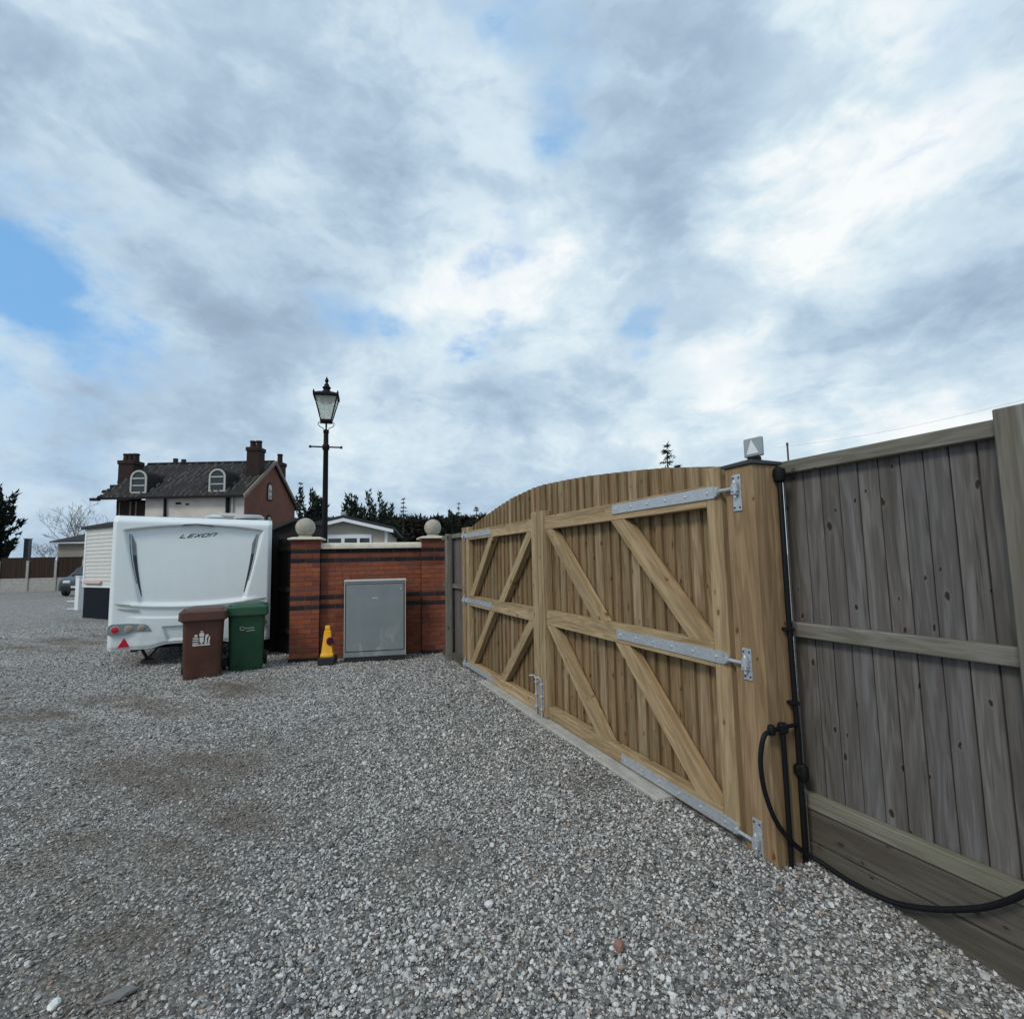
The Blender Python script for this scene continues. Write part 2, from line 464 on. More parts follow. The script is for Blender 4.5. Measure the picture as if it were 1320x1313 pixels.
M_con = leafmat('conifer_needles', (0.012, 0.020, 0.012, 1), (0.022, 0.036, 0.018, 1))
M_con2 = leafmat('conifer_needles_dark', (0.008, 0.013, 0.010, 1), (0.014, 0.022, 0.014, 1))
M_wood = leafmat('winter_wood', (0.016, 0.015, 0.011, 1), (0.026, 0.025, 0.016, 1))


MUD = ((-4.6, 5.3, 2.3), (-2.6, 4.0, 1.5), (-2.0, 3.0, 1.1), (-1.6, 2.2, 0.65), (-7.5, 6.4, 2.6), (-9.0, 10.5, 2.6), (-0.45, 2.8, 0.42), (0.55, 3.6, 0.3), (-3.4, 6.6, 1.0))


def gravel_color(t, rnd_sock, pos):
    c = t.ramp(rnd_sock, [(0.0, (0.085, 0.083, 0.081, 1)), (0.2, (0.20, 0.197, 0.192, 1)), (0.48, (0.37, 0.363, 0.35, 1)), (0.75, (0.53, 0.52, 0.50, 1)), (0.93, (0.70, 0.69, 0.67, 1)), (0.985, (0.42, 0.35, 0.27, 1)), (1.0, (0.36, 0.235, 0.18, 1))])
    n1 = t.noise(pos, 0.55, 5, 0.6, 0.3)
    n2 = t.noise(pos, 2.6, 4, 0.6)
    sp = t.new('ShaderNodeSeparateXYZ')
    t.link(pos, sp.inputs[0])
    mud = None
    for bx, by, br in MUD:
        m = t.maprange(t.vmath('DISTANCE', t.vmath('MULTIPLY', t.vmath('ADD', pos, t.vmath('SCALE', t.vmath('SUBTRACT', t.noise(pos, 1.6, 4, 0.6, out=1), (.5, .5, .5)), scale=0.9)), (1, 1.15, 0)), (bx, by * 1.15, 0)), br, br * .05)
        mud = m if mud is None else t.math('MAXIMUM', mud, m)
    rt = t.n.new('ShaderNodeVectorRotate')
    rt.rotation_type = 'Z_AXIS'
    rt.inputs['Angle'].default_value = 0.45
    t.link(pos, rt.inputs['Vector'])
    streak = t.noise(t.vmath('MULTIPLY', rt.outputs[0], (0.22, 1.9, 0)), 1.2, 4, 0.55, 0.3)
    mud = t.math('MULTIPLY', mud, t.maprange(streak, 0.36, 0.60, 0.25, 1.15))
    mud = t.math('MULTIPLY', mud, t.maprange(t.math('ADD', t.math('MULTIPLY', n2, 0.6), t.math('MULTIPLY', n1, 0.4)), 0.36, 0.58, 0.15, 1.0))
    c = t.mix(t.math('MULTIPLY', mud, 0.85), c, (0.185, 0.148, 0.112, 1))
    c = t.mix(t.maprange(t.noise(pos, 1.3, 3, 0.5), 0.5, 0.7, 0, 0.35), c, t.mix(1.0, c, (0.86, 0.92, 1.0, 1), 'MULTIPLY'))
    return c


M_stonechip, t, bs = newmat('limestone_chip')
oi = t.new('ShaderNodeObjectInfo')
geo = t.new('ShaderNodeNewGeometry')
tcn = t.new('ShaderNodeTexCoord')
c = gravel_color(t, oi.outputs['Random'], geo.outputs['Position'])
c = t.mix(t.maprange(t.noise(geo.outputs['Position'], 120, 3, 0.6), 0.35, 0.7, 0, 0.35), c, t.mix(1.0, c, (0.72, 0.72, 0.74, 1), 'MULTIPLY'))
t.link(c, bs.inputs['Base Color'])
bs.inputs['Roughness'].default_value = 0.8
bs.inputs['Specular IOR Level'].default_value = 0.3

M_ground, t, bs = newmat('gravel_ground')
geo = t.new('ShaderNodeNewGeometry')
pos = geo.outputs['Position']
vn = t.n.new('ShaderNodeTexVoronoi')
vn.inputs['Scale'].default_value = 42
t.link(t.vmath('ADD', pos, t.vmath('SCALE', t.noise(pos, 30, 2, out=1), scale=0.012)), vn.inputs['Vector'])
scn = t.new('ShaderNodeSeparateColor')
t.link(vn.outputs['Color'], scn.inputs[0])
c = gravel_color(t, scn.outputs[0], pos)
c = t.mix(t.maprange(vn.outputs['Distance'], 0.42, 0.75, 0, 0.65), c, (0.045, 0.042, 0.038, 1))
sp = t.new('ShaderNodeSeparateXYZ')
t.link(pos, sp.inputs[0])
bedding = t.ramp(t.noise(pos, 90, 5, 0.7), [(0.3, (0.06, 0.054, 0.047, 1)), (0.7, (0.20, 0.182, 0.16, 1))])
c = t.mix(t.maprange(t.vmath('LENGTH', pos), 7.0, 4.0, 0, 0.6), c, bedding)
big = t.noise(pos, 0.22, 4, 0.6)
c = t.mix(t.maprange(big, 0.45, 0.7, 0, 0.3), c, (0.20, 0.185, 0.16, 1))
t.link(c, bs.inputs['Base Color'])
bs.inputs['Roughness'].default_value = 0.9
bs.inputs['Specular IOR Level'].default_value = 0.2
h = t.math('ADD', t.math('MULTIPLY', vn.outputs['Distance'], -1.0), t.math('MULTIPLY', scn.outputs[1], 0.5))
t.link(t.bump(h, 0.9, 0.02), bs.inputs['Normal'])

# ------------------------------------------------------------------ mesh helpers
def chamfer_box(hx, hy, hz, b):
    vs, idx = [], {}
    for sx in (-1, 1):
        for sy in (-1, 1):
            for sz in (-1, 1):
                c = (sx, sy, sz)
                H = (hx, hy, hz)
                for a in range(3):
                    idx[c, a] = len(vs)
                    vs.append(tuple(c[k] * (H[k] if k == a else H[k] - b) for k in range(3)))
    fs = []
    for a in range(3):
        i, j = (a + 1) % 3, (a + 2) % 3
        for s in (-1, 1):
            q = []
            for (p, r) in ((-1, -1), (1, -1), (1, 1), (-1, 1)):
                c = [0, 0, 0]
                c[a], c[i], c[j] = s, p, r
                q.append(idx[tuple(c), a])
            fs.append(q)
        for p in (-1, 1):
            for r in (-1, 1):
                c0, c1 = [0, 0, 0], [0, 0, 0]
                c0[a], c1[a] = -1, 1
                c0[i] = c1[i] = p
                c0[j] = c1[j] = r
                c0, c1 = tuple(c0), tuple(c1)
                fs.append([idx[c0, i], idx[c0, j], idx[c1, j], idx[c1, i]])
    for sx in (-1, 1):
        for sy in (-1, 1):
            for sz in (-1, 1):
                c = (sx, sy, sz)
                fs.append([idx[c, 0], idx[c, 1], idx[c, 2]])
    return vs, fs


class MB:
    def __init__(self):
        self.v, self.f = [], []

    def add(self, vs, fs, M=None):
        o = len(self.v)
        for p in vs:
            q = Vector(p)
            self.v.append(tuple(M @ q) if M is not None else tuple(q))
        for f in fs:
            self.f.append([i + o for i in f])
        return self

    def box(self, x0, x1, y0, y1, z0, z1, b=0.0, M=None):
        c = Vector(((x0 + x1) / 2, (y0 + y1) / 2, (z0 + z1) / 2))
        hx, hy, hz = abs(x1 - x0) / 2, abs(y1 - y0) / 2, abs(z1 - z0) / 2
        if b > 0:
            b = min(b, hx * .9, hy * .9, hz * .9)
            vs, fs = chamfer_box(hx, hy, hz, b)
        else:
            vs = [(sx * hx, sy * hy, sz * hz) for sx in (-1, 1) for sy in (-1, 1) for sz in (-1, 1)]
            fs = [[0, 1, 3, 2], [4, 6, 7, 5], [0, 4, 5, 1], [2, 3, 7, 6], [0, 2, 6, 4], [1, 5, 7, 3]]
        T = Matrix.Translation(c)
        return self.add(vs, fs, (M @ T) if M is not None else T)

    def prism(self, pts, axis, a, b, M=None):
        """polygon given in the two other axes (in x,y,z order), pushed from a to b along axis"""
        n = len(pts)

        def mk(p, h):
            if axis == 0:
                return (h, p[0], p[1])
            if axis == 1:
                return (p[0], h, p[1])
            return (p[0], p[1], h)
        vs = [mk(p, a) for p in pts] + [mk(p, b) for p in pts]
        fs = [list(range(n))[::-1], list(range(n, 2 * n))] + [[i, (i + 1) % n, n + (i + 1) % n, n + i] for i in range(n)]
        return self.add(vs, fs, M)

    def frustum(self, rings, cap=True, M=None):
        """rings: equal-length loops of points, skinned in order"""
        n = len(rings[0])
        vs = [p for r in rings for p in r]
        fs = []
        for k in range(len(rings) - 1):
            for i in range(n):
                j = (i + 1) % n
                fs.append([k * n + i, k * n + j, (k + 1) * n + j, (k + 1) * n + i])
        if cap:
            fs.append(list(range(n))[::-1])
            fs.append(list(range((len(rings) - 1) * n, len(rings) * n)))
        return self.add(vs, fs, M)

    def lathe(self, prof, n=16, c=(0, 0, 0), M=None):
        rings = [[(c[0] + r * math.cos(2 * math.pi * i / n), c[1] + r * math.sin(2 * math.pi * i / n), c[2] + z) for i in range(n)] for r, z in prof]
        return self.frustum(rings, True, M)

    def tube(self, pts, r, n=8, M=None):
        pts = [Vector(p) for p in pts]
        rr = r if isinstance(r, (list, tuple)) else [r] * len(pts)
        rings = []
        a = None
        for i, p in enumerate(pts):
            d = (pts[min(i + 1, len(pts) - 1)] - pts[max(i - 1, 0)])
            d = d.normalized() if d.length > 1e-9 else Vector((0, 0, 1))
            if a is None:
                a = d.cross(Vector((0, 0, 1)) if abs(d.z) < 0.9 else Vector((1, 0, 0)))
            a = (a - d * a.dot(d)).normalized()
            b2 = d.cross(a).normalized()
            rings.append([tuple(p + (a * math.cos(2 * math.pi * k / n) + b2 * math.sin(2 * math.pi * k / n)) * rr[i]) for k in range(n)])
        return self.frustum(rings, True, M)

    def mesh(self, name, mat, smooth=False, recalc=True):
        me = bpy.data.meshes.new(name)
        me.from_pydata(self.v, [], self.f)
        if recalc and len(self.f) < 20000:
            bm = bmesh.new()
            bm.from_mesh(me)
            bmesh.ops.recalc_face_normals(bm, faces=bm.faces)
            bm.to_mesh(me)
            bm.free()
        if smooth:
            me.polygons.foreach_set('use_smooth', [True] * len(me.polygons))
            try:
                me.set_sharp_from_angle(angle=math.radians(38))
            except Exception:
                pass
        if mat:
            me.materials.append(mat)
        me.update()
        return me

    def build(self, name, mat, parent=None, smooth=False, M=None):
        o = bpy.data.objects.new(name, self.mesh(name, mat, smooth))
        C.objects.link(o)
        if parent is not None:
            o.parent = parent
        if M is not None:
            o.matrix_local = M
        return o


def tag(o, label=None, cat=None, group=None, kind=None):
    for k, v in (('label', label), ('category', cat), ('group', group), ('kind', kind)):
        if v:
            o[k] = v
    return o


def thing(name, label, cat, loc=(0, 0, 0), rotz=0.0, group=None):
    o = bpy.data.objects.new(name, None)
    o.empty_display_size = 0.2
    C.objects.link(o)
    o.location = loc
    o.rotation_euler = (0, 0, rotz)
    return tag(o, label, cat, group)


def timber(name, a, b, wd, tk, mat, parent, nrm=(0, 1, 0), bev=0.004, cache={}):
    """a sawn length from a to b (centre line) whose own Z runs along the grain"""
    a, b = Vector(a), Vector(b)
    z = (b - a)
    L = z.length
    z.normalize()
    y = Vector(nrm)
    y = (y - z * y.dot(z)).normalized()
    x = y.cross(z)
    key = (round(wd, 4), round(tk, 4), round(L, 4), bev, mat.name)
    if key not in cache:
        mb = MB().box(-wd / 2, wd / 2, -tk / 2, tk / 2, 0, L, bev)
        cache[key] = mb.mesh(name, mat)
    o = bpy.data.objects.new(name, cache[key])
    C.objects.link(o)
    o.parent = parent
    o.matrix_local = Matrix(((x.x, y.x, z.x, a.x), (x.y, y.y, z.y, a.y), (x.z, y.z, z.z, a.z), (0, 0, 0, 1)))
    return o


def gz(x, y):
    """height of the gravel"""
    d = 0.07 * min(1, max(0, (2.75 - y) / 0.7)) * min(1, max(0, (x - 0.9) / 0.6))
    n = 0.018 * mnoise.noise((x * 0.9, y * 0.9, 0.0)) + 0.008 * mnoise.noise((x * 3.1, y * 3.1, 4.0))
    r = math.hypot(x, y)
    return n * min(1.0, 30 / max(r, 1)) - d - 0.012


# ------------------------------------------------------------------ ground
xs = sorted(set([round(v, 3) for v in list(np.arange(-8, 3.01, 0.16)) + [-600, -300, -150, -80, -50, -40, -32, -26, -20, -16, -13, -11, -9.5, 4, 6, 9, 14, 22, 40, 80, 150, 300, 600]]))
ys = sorted(set([round(v, 3) for v in list(np.arange(-1, 12.01, 0.16)) + [-600, -200, -60, -20, -8, -4, -2, 13.5, 15, 17, 20, 24, 28, 34, 42, 55, 80, 130, 250, 600]]))
gm = MB()
for y in ys:
    for x in xs:
        gm.v.append((x, y, gz(x, y) if abs(x) < 60 and abs(y) < 60 else -0.012))
nx = len(xs)
for j in range(len(ys) - 1):
    for i in range(nx - 1):
        gm.f.append([j * nx + i, j * nx + i + 1, (j + 1) * nx + i + 1, (j + 1) * nx + i])
g = gm.build('ground', M_ground, None, True)
tag(g, 'grey gravel yard with brown tyre-worn patches running out to the far fence', None, None, 'structure')

# loose limestone chips lying on the yard
GP0 = Vector((1.164, 2.877, 0))
GS = Vector((-0.376, 0.927, 0)).normalized()
GN_ = Vector((-0.927, -0.376, 0)).normalized()


def chip(seed):
    r = random.Random(seed)
    bm = bmesh.new()
    bmesh.ops.create_icosphere(bm, subdivisions=1, radius=1.0)
    sx, sy, sz = 1.0, r.uniform(.55, .85), r.uniform(.38, .62)
    planes = [(Vector((r.uniform(-1, 1), r.uniform(-1, 1), r.uniform(-1, 1))).normalized(), r.uniform(.55, .8)) for _ in range(6)]
    for vv in bm.verts:
        p = vv.co.copy()
        for nn, d in planes:
            e = p.dot(nn) - d
            if e > 0:
                p -= nn * e
        vv.co = Vector((p.x * sx, p.y * sy, p.z * sz)) * r.uniform(.92, 1.08)
    me = bpy.data.meshes.new('chip')
    bm.to_mesh(me)
    bm.free()
    me.materials.append(M_stonechip)
    return bpy.data.objects.new('chip', me)


chips = bpy.data.collections.new('chips')
for i in range(8):
    chips.objects.link(chip(100 + i))


def clear_of(x, y):
    p = np.stack([x - GP0.x, y - GP0.y], 1)
    s = p @ np.array([GS.x, GS.y])
    d = p @ np.array([GN_.x, GN_.y])
    ok = ~((d < 0.006) & (s > -0.25))                      # behind the gate line
    fx, fy = x - 1.455, y - 2.778
    fs = fx * -0.416 + fy * 0.909
    fd = fx * -0.909 + fy * -0.416
    ok &= ~((fd < 0.005) & (fs < 0.35))
    wx, wy = x + 3.457, y - 8.114
    wv = wx * -0.264 + wy * 0.965
    ok &= ~((wv > -0.01) & (x > -3.6))
    ok &= ~((d > 0.0) & (d < 0.115) & (s > 0.55) & (s < 3.9) & (rng.random(len(x)) < 0.93))  # mostly off the concrete strip
    return ok


PX, PY, PS = [], [], []
for (y0, y1, dens, smin, smax) in ((0.9, 2.2, 5200, .0062, .0140), (2.2, 3.6, 4600, .0065, .0145), (3.6, 5.5, 3000, .0075, .0155), (5.5, 8.2, 1500, .009, .017), (8.2, 13, 420, .011, .020), (0.9, 2.6, 7500, .0032, .0062), (2.6, 4.6, 4200, .0042, .0072)):
    xm0, xm1 = -1.1 * y1 - 0.6, min(2.0, 1.1 * y1 + 0.6)
    n = int((xm1 - xm0) * (y1 - y0) * dens)
    x = rng.uniform(xm0, xm1, n)
    y = rng.uniform(y0, y1, n)
    s = smin + (smax - smin) * rng.random(n) ** 1.8
    s = np.where(rng.random(n) < 0.02, s * 1.7, s) * rng.uniform(0.85, 1.15, n)
    k = clear_of(x, y) & (x > -1.1 * y - 0.6) & (x < 1.1 * y + 0.6)
    worn = np.zeros(n)
    for bx, by, br in MUD:
        worn = np.maximum(worn, np.clip(1.15 - np.hypot(x - bx, (y - by) * 1.15) / br, 0, 1))
    k &= ~(rng.random(n) < 0.45 * worn)
    s = s * (1 - 0.25 * worn)
    PX.append(x[k]); PY.append(y[k]); PS.append(s[k])
PX, PY, PS = map(np.concatenate, (PX, PY, PS))
PZ = np.array([gz(a, b) for a, b in zip(PX, PY)]) + PS * rng.uniform(-0.1, 0.75, len(PX))
me = bpy.data.meshes.new('gravel')
me.vertices.add(len(PX))
me.vertices.foreach_set('co', np.stack([PX, PY, PZ], 1).astype(np.float32).ravel())
a = me.attributes.new('chip_size', 'FLOAT', 'POINT')
a.data.foreach_set('value', PS.astype(np.float32))
a = me.attributes.new('chip_turn', 'FLOAT_VECTOR', 'POINT')
rot = np.stack([rng.normal(0, 0.45, len(PX)), rng.normal(0, 0.45, len(PX)), rng.uniform(0, 6.283, len(PX))], 1)
a.data.foreach_set('vector', rot.astype(np.float32).ravel())
grav = bpy.data.objects.new('gravel', me)
C.objects.link(grav)
tag(grav, 'loose grey limestone chippings covering the yard', None, None, 'stuff')
ng = bpy.data.node_groups.new('scatter_chips', 'GeometryNodeTree')
ng.interface.new_socket('Geometry', in_out='INPUT', socket_type='NodeSocketGeometry')
ng.interface.new_socket('Geometry', in_out='OUTPUT', socket_type='NodeSocketGeometry')
gi, go = ng.nodes.new('NodeGroupInput'), ng.nodes.new('NodeGroupOutput')
iop = ng.nodes.new('GeometryNodeInstanceOnPoints')
ci = ng.nodes.new('GeometryNodeCollectionInfo')
ci.inputs['Collection'].default_value = chips
ci.inputs['Separate Children'].default_value = True
ci.inputs['Reset Children'].default_value = True
iop.inputs['Pick Instance'].default_value = True
a1 = ng.nodes.new('GeometryNodeInputNamedAttribute')
a1.data_type = 'FLOAT'
a1.inputs['Name'].default_value = 'chip_size'
a2 = ng.nodes.new('GeometryNodeInputNamedAttribute')
a2.data_type = 'FLOAT_VECTOR'
a2.inputs['Name'].default_value = 'chip_turn'
m2p = ng.nodes.new('GeometryNodeMeshToPoints')
ng.links.new(gi.outputs[0], m2p.inputs['Mesh'])
ng.links.new(m2p.outputs[0], iop.inputs['Points'])
ng.links.new(ci.outputs[0], iop.inputs['Instance'])
e2r = ng.nodes.new('FunctionNodeEulerToRotation')
ng.links.new(a2.outputs['Attribute'], e2r.inputs[0])
ng.links.new(e2r.outputs[0], iop.inputs['Rotation'])
ng.links.new(a1.outputs['Attribute'], iop.inputs['Scale'])
ng.links.new(iop.outputs[0], go.inputs[0])
md = grav.modifiers.new('scatter', 'NODES')
md.node_group = ng


# ------------------------------------------------------------------ gate
GROT = math.atan2(GS.y, GS.x)


def gpt(s, y, z=0.0):
    p = GP0 + GS * s + GN_ * y
    return Vector((p.x, p.y, z))


strip = MB()
strip.box(0.56, 4.05, -0.25, 0.105, -0.1, 0.012, 0.006)
so = strip.build('concrete_threshold', M_conc, None, False, Matrix.Translation(GP0) @ Matrix.Rotation(GROT, 4, 'Z'))
tag(so, 'pale concrete strip running under the timber gate', None, None, 'structure')


def top_z(s):
    """arched top of the boarding"""
    k = [(0.0, 1.995), (0.26, 2.038), (0.56, 2.083), (0.89, 2.122), (1.25, 2.157), (1.55, 2.185), (1.97, 2.212), (2.46, 2.236), (2.7, 2.236), (3.3, 2.2), (3.82, 2.135), (4.27, 2.067), (4.6, 2.008), (4.9, 1.95)]
    for (a, za), (b, zb) in zip(k, k[1:]):
        if s <= b:
            return za + (zb - za) * (s - a) / (b - a)
    return k[-1][1]


RZ = ((1.772, 1.898), (0.872, 1.008), (0.018, 0.122))   # top, middle, bottom rail heights
RT_ = 0.072


def gate_leaf(label, s0, s1, hinge_at_start, strap_len):
    g = thing('gate_leaf', label, 'gate', gpt(min(s0, s1), 0), GROT, 'timber gate leaves')
    Wd = abs(s1 - s0)
    hx0, hx1 = (0.0, 0.117) if hinge_at_start else (Wd - 0.117, Wd)       # hanging stile
    mx0, mx1 = (Wd - 0.125, Wd) if hinge_at_start else (0.0, 0.125)       # meeting stile
    zt = top_z(min(s0, s1) + (hx0 + hx1) / 2) - 0.012
    timber('hanging_stile', ((hx0 + hx1) / 2, -RT_ / 2, 0.035), ((hx0 + hx1) / 2, -RT_ / 2, zt), 0.115, RT_, M_frame, g)
    timber('meeting_stile', ((mx0 + mx1) / 2, -RT_ / 2 + 0.012, 0.02), ((mx0 + mx1) / 2, -RT_ / 2 + 0.012, 1.955), 0.122, RT_ + 0.024, M_frame, g)
    rx0, rx1 = min(hx1, mx1) + 0.001, max(hx0, mx0) - 0.001
    names = ('top_rail', 'middle_rail', 'bottom_rail')
    for nme, (z0, z1) in zip(names, RZ):
        timber(nme, (rx0, -RT_ / 2, (z0 + z1) / 2), (rx1, -RT_ / 2, (z0 + z1) / 2), z1 - z0, RT_, M_frame, g)
    # braces: two to a bay, falling towards the hanging stile
    inner, outer = (mx0, hx1) if hinge_at_start else (mx1, hx0)
    sg = 1 if outer > inner else -1
    L = abs(outer - inner)
    for (zb, ztp) in ((RZ[1][1], RZ[0][0]), (RZ[2][1], RZ[1][0])):
        for f0, f1 in ((0.035, 0.43), (0.575, 0.945)):
            xa, xb = inner + sg * L * f0, inner + sg * L * f1
            half = 0.086
            pts = [(xa - half, ztp - .001), (xa + half, ztp - .001), (xb + half, zb + .001), (xb - half, zb + .001)]
            if f0 < 0.1:
                lim = inner
                pts[0] = (inner + sg * 0.001 if sg > 0 else pts[0][0], pts[0][1])
                if sg < 0:
                    pts[1] = (inner - 0.001, pts[1][1])
            d = Vector((xb - xa, 0, zb - ztp))
            Lb = d.length
            z = d.normalized()
            x = Vector((0, 1, 0)).cross(z)
            Mx = Matrix(((x.x, 0, z.x, xa), (x.y, 1, z.y, 0), (x.z, 0, z.z, ztp), (0, 0, 0, 1)))
            inv = Mx.inverted()
            loc = [inv @ Vector((p[0], 0, p[1])) for p in pts]
            mb = MB().prism([(q.x, q.z) for q in loc], 1, -RT_ + 0.002, -0.002)
            mb.build('brace', M_frame, g, False, Mx)
    # vertical boards, each lapping the next
    n = 19
    pitch = Wd / n
    for k in range(n):
        xa = k * pitch
        wd = pitch + 0.012
        sA = min(s0, s1) + xa
        fwd = -RT_ - 0.003
        back = fwd - 0.0215 - random.uniform(0, .001)
        mb = MB()
        nseg = 3
        tk = 0.017
        e0, e1 = 0.0, wd if (k < n - 1 or hinge_at_start) else pitch
        if k == n - 1 and hinge_at_start:
            e1 = pitch + 0.035
        pts = []
        for q in range(nseg + 1):
            pts.append((e0 + (e1 - e0) * q / nseg))
        rings = []
        for x in pts:
            yy = (fwd - 0) + (back - fwd) * x / wd
            zt2 = top_z(sA + x)
            rings.append([(x, yy, 0.0), (x, yy - tk, 0.0), (x, yy - tk, zt2 - 0.03), (x, yy, zt2 - 0.03)])
        mb.frustum(rings)
        mb.build('board', M_pine, g, False, Matrix.Translation((xa, 0, 0.03)))
    # strap hinges: three galvanised bands with a drop-forged eye
    for zc, hgt in ((1.85 if hinge_at_start else 1.838, 0.066), (0.937, 0.066), (0.062, 0.062)):
        mb = MB()
        if hinge_at_start:
            a0, a1, e = 0.045, strap_len, -0.11
            sgn = -1
        else:
            a0, a1, e = Wd - strap_len, Wd - 0.045, Wd + 0.075
            sgn = 1
        x0, x1 = min(a0, a1), max(a0, a1)
        pts = [(x0, zc - hgt / 2), (x1, zc - hgt / 2), (x1, zc + hgt / 2), (x0, zc + hgt / 2)]
        mb.prism(pts, 1, 0.0005, 0.008)
        xe = 0.045 if hinge_at_start else Wd - 0.045
        xn = 0.0 if hinge_at_start else Wd
        # tapered socket
        rings = []
        for x, hh, yy in ((xe, hgt * 0.5, 0.006), ((xe + xn) / 2, hgt * 0.42, 0.017), (xn, 0.017, 0.017)):
            rings.append([(x, 0.0006, zc - hh), (x, 0.004 + yy, zc - hh), (x, 0.004 + yy, zc + hh), (x, 0.0006, zc + hh)])
        mb.frustum(rings)
        b = mb.build('hinge_strap', M_galv, g)
        bolts = MB()
        m = 6
        for q in range(m):
            xx = x0 + 0.05 + (x1 - x0 - 0.1) * q / (m - 1)
            bolts.lathe([(0.009, 0), (0.009, 0.003), (0.005, 0.006)], 8, (0, 0, 0), Matrix.Translation((xx, 0.0082, zc)) @ Matrix.Rotation(-math.pi / 2, 4, 'X'))
        bolts.build('bolt_heads', M_galv, b)['kind'] = 'stuff'
        eye = MB()
        y0 = 0.02
        eye.tube([(xn, y0, zc), (e, y0, zc)], 0.010, 8)
        eye.lathe([(0.019, -0.004), (0.019, 0.012)], 6, (0, 0, 0), Matrix.Translation((xn, y0, zc)) @ Matrix.Rotation(-sgn * -math.pi / 2, 4, 'Y'))
        eye.lathe([(0.021, -0.017), (0.021, 0.017)], 12, (e + sgn * 0.012, y0, zc))
        eye.build('hinge_eye', M_galv, g, True)
    return g, (mx0 + mx1) / 2


right_leaf, rm = gate_leaf('near timber gate leaf with bright galvanised straps, hung beside the thick post', 0.0, 2.405, True, 1.085)
left_leaf, lm = gate_leaf('far timber gate leaf next to the brick wall, hung on the far post', 2.415, 4.865, False, 1.06)
for g, sx in ((right_leaf, 2.352), (left_leaf, 0.055)):
    mb = MB()
    x0 = sx
    mb.box(x0 - 0.02, x0 + 0.02, 0.0245, 0.028, 0.06, 0.33, 0.001)
    for zc in (0.085, 0.2, 0.31):
        mb.box(x0 - 0.018, x0 + 0.018, 0.028, 0.052, zc - 0.012, zc + 0.012, 0.004)
    bo = mb.build('drop_bolt_plate', M_galv, g)
    rod = MB()
    rod.tube([(x0, 0.04, -0.06), (x0, 0.04, 0.36), (x0 + 0.02, 0.055, 0.375), (x0 + 0.05, 0.085, 0.37)], 0.0085, 8)
    rod.build('drop_rod', M_galv, bo, True)

# gate posts
def hook(post, x, zc, h0, h1, post_y=0.0):
    mb = MB()
    mb.box(x - 0.028, x + 0.028, post_y + 0.0005, post_y + 0.0075, zc + h0, zc + h1, 0.001)
    b = mb.build('hinge_plate', M_galv, post)
    p = MB()
    p.lathe([(0.0085, -0.05), (0.0085, 0.036), (0.005, 0.042)], 10, (x, post_y + 0.02, zc))
    p.box(x - 0.016, x + 0.016, post_y + 0.0076, post_y + 0.036, zc - 0.034, zc - 0.018, 0.003)
    p.lathe([(0.015, 0.018), (0.015, 0.03)], 6, (x, post_y + 0.02, zc))
    p.build('hinge_pin', M_galv, b, True)
    p = MB()
    for q in (h0 + 0.018, h1 - 0.018):
        for dx in (-0.018, 0.018):
            p.box(x + dx - 0.005, x + dx + 0.005, post_y + 0.0076, post_y + 0.011, zc + q - 0.005, zc + q + 0.005, 0.002)
    p.build('bolt_heads', M_under, b, True)['kind'] = 'stuff'


post = thing('gate_post', 'thick square timber gate post with dark cap beside the grey fence', 'gate post', gpt(-0.13, 0), GROT, 'timber gate posts')
timber('timber_post', (0, -0.095, -0.12), (0, -0.095, 1.968), 0.19, 0.19, M_post, post, bev=0.005)
cap = MB().frustum([[(-.107, -.202, 1.969), (.107, -.202, 1.969), (.107, .012, 1.969), (-.107, .012, 1.969)], [(-.107, -.202, 1.985), (.107, -.202, 1.985), (.107, .012, 1.985), (-.107, .012, 1.985)],
                    [(-.03, -.125, 2.008), (.03, -.125, 2.008), (.03, -.065, 2.008), (-.03, -.065, 2.008)]])
cap.build('post_cap', M_capm, post)
hx = -0.11 - 0.012 + 0.13
hook(post, hx, 1.85, -0.12, 0.075)
hook(post, hx, 0.937, -0.085, 0.075)
hook(post, hx, 0.062, -0.075, 0.105)
post2 = thing('gate_post', 'slim far timber gate post where the grey fence meets the gate', 'gate post', gpt(4.995, 0), GROT, 'timber gate posts')
timber('timber_post', (0, -0.075, -0.12), (0, -0.075, 1.96), 0.15, 0.15, M_post, post2, bev=0.005)
hx2 = 4.865 + 0.03 + 0.012 + 0.028 - 4.995
for zc in (1.838, 0.937, 0.062):
    hook(post2, hx2, zc, -0.075, 0.075)

# square plate with a pale triangle on the near post's cap
sg = thing('square_plate', 'small grey square plate with white triangle standing on the gate post cap', 'sign', gpt(-0.19, -0.06, 1.986), GROT + 0.16)
MB().box(-.052, .052, -.012, .012, 0.028, 0.128, 0.004).build('plate', simple('plate_grey', (0.30, 0.34, 0.37), 0.4), sg)
MB().prism([(-.036, 0.042), (.034, 0.042), (0.004, .118)], 1, 0.0122, 0.0145).build('triangle', M_wplast, sg)
MB().box(-.03, .03, -.02, .02, 0.0, 0.0275, 0.004).build('bracket', M_black, sg)
rod_ = thing('thin_rod', 'short rusty brown rod standing up behind the gate post', 'rod', (1.545, 2.86, 0))
MB().tube([(0, 0, 1.6), (0, 0, 2.10)], 0.005, 8).build('rod_shaft', simple('rusty_rod', (0.10, 0.07, 0.06), 0.8), rod_)
MB().lathe([(0.007, 2.10), (0.007, 2.11), (0.004, 2.115)], 8).build('rod_tip', MATS['rusty_rod'], rod_)

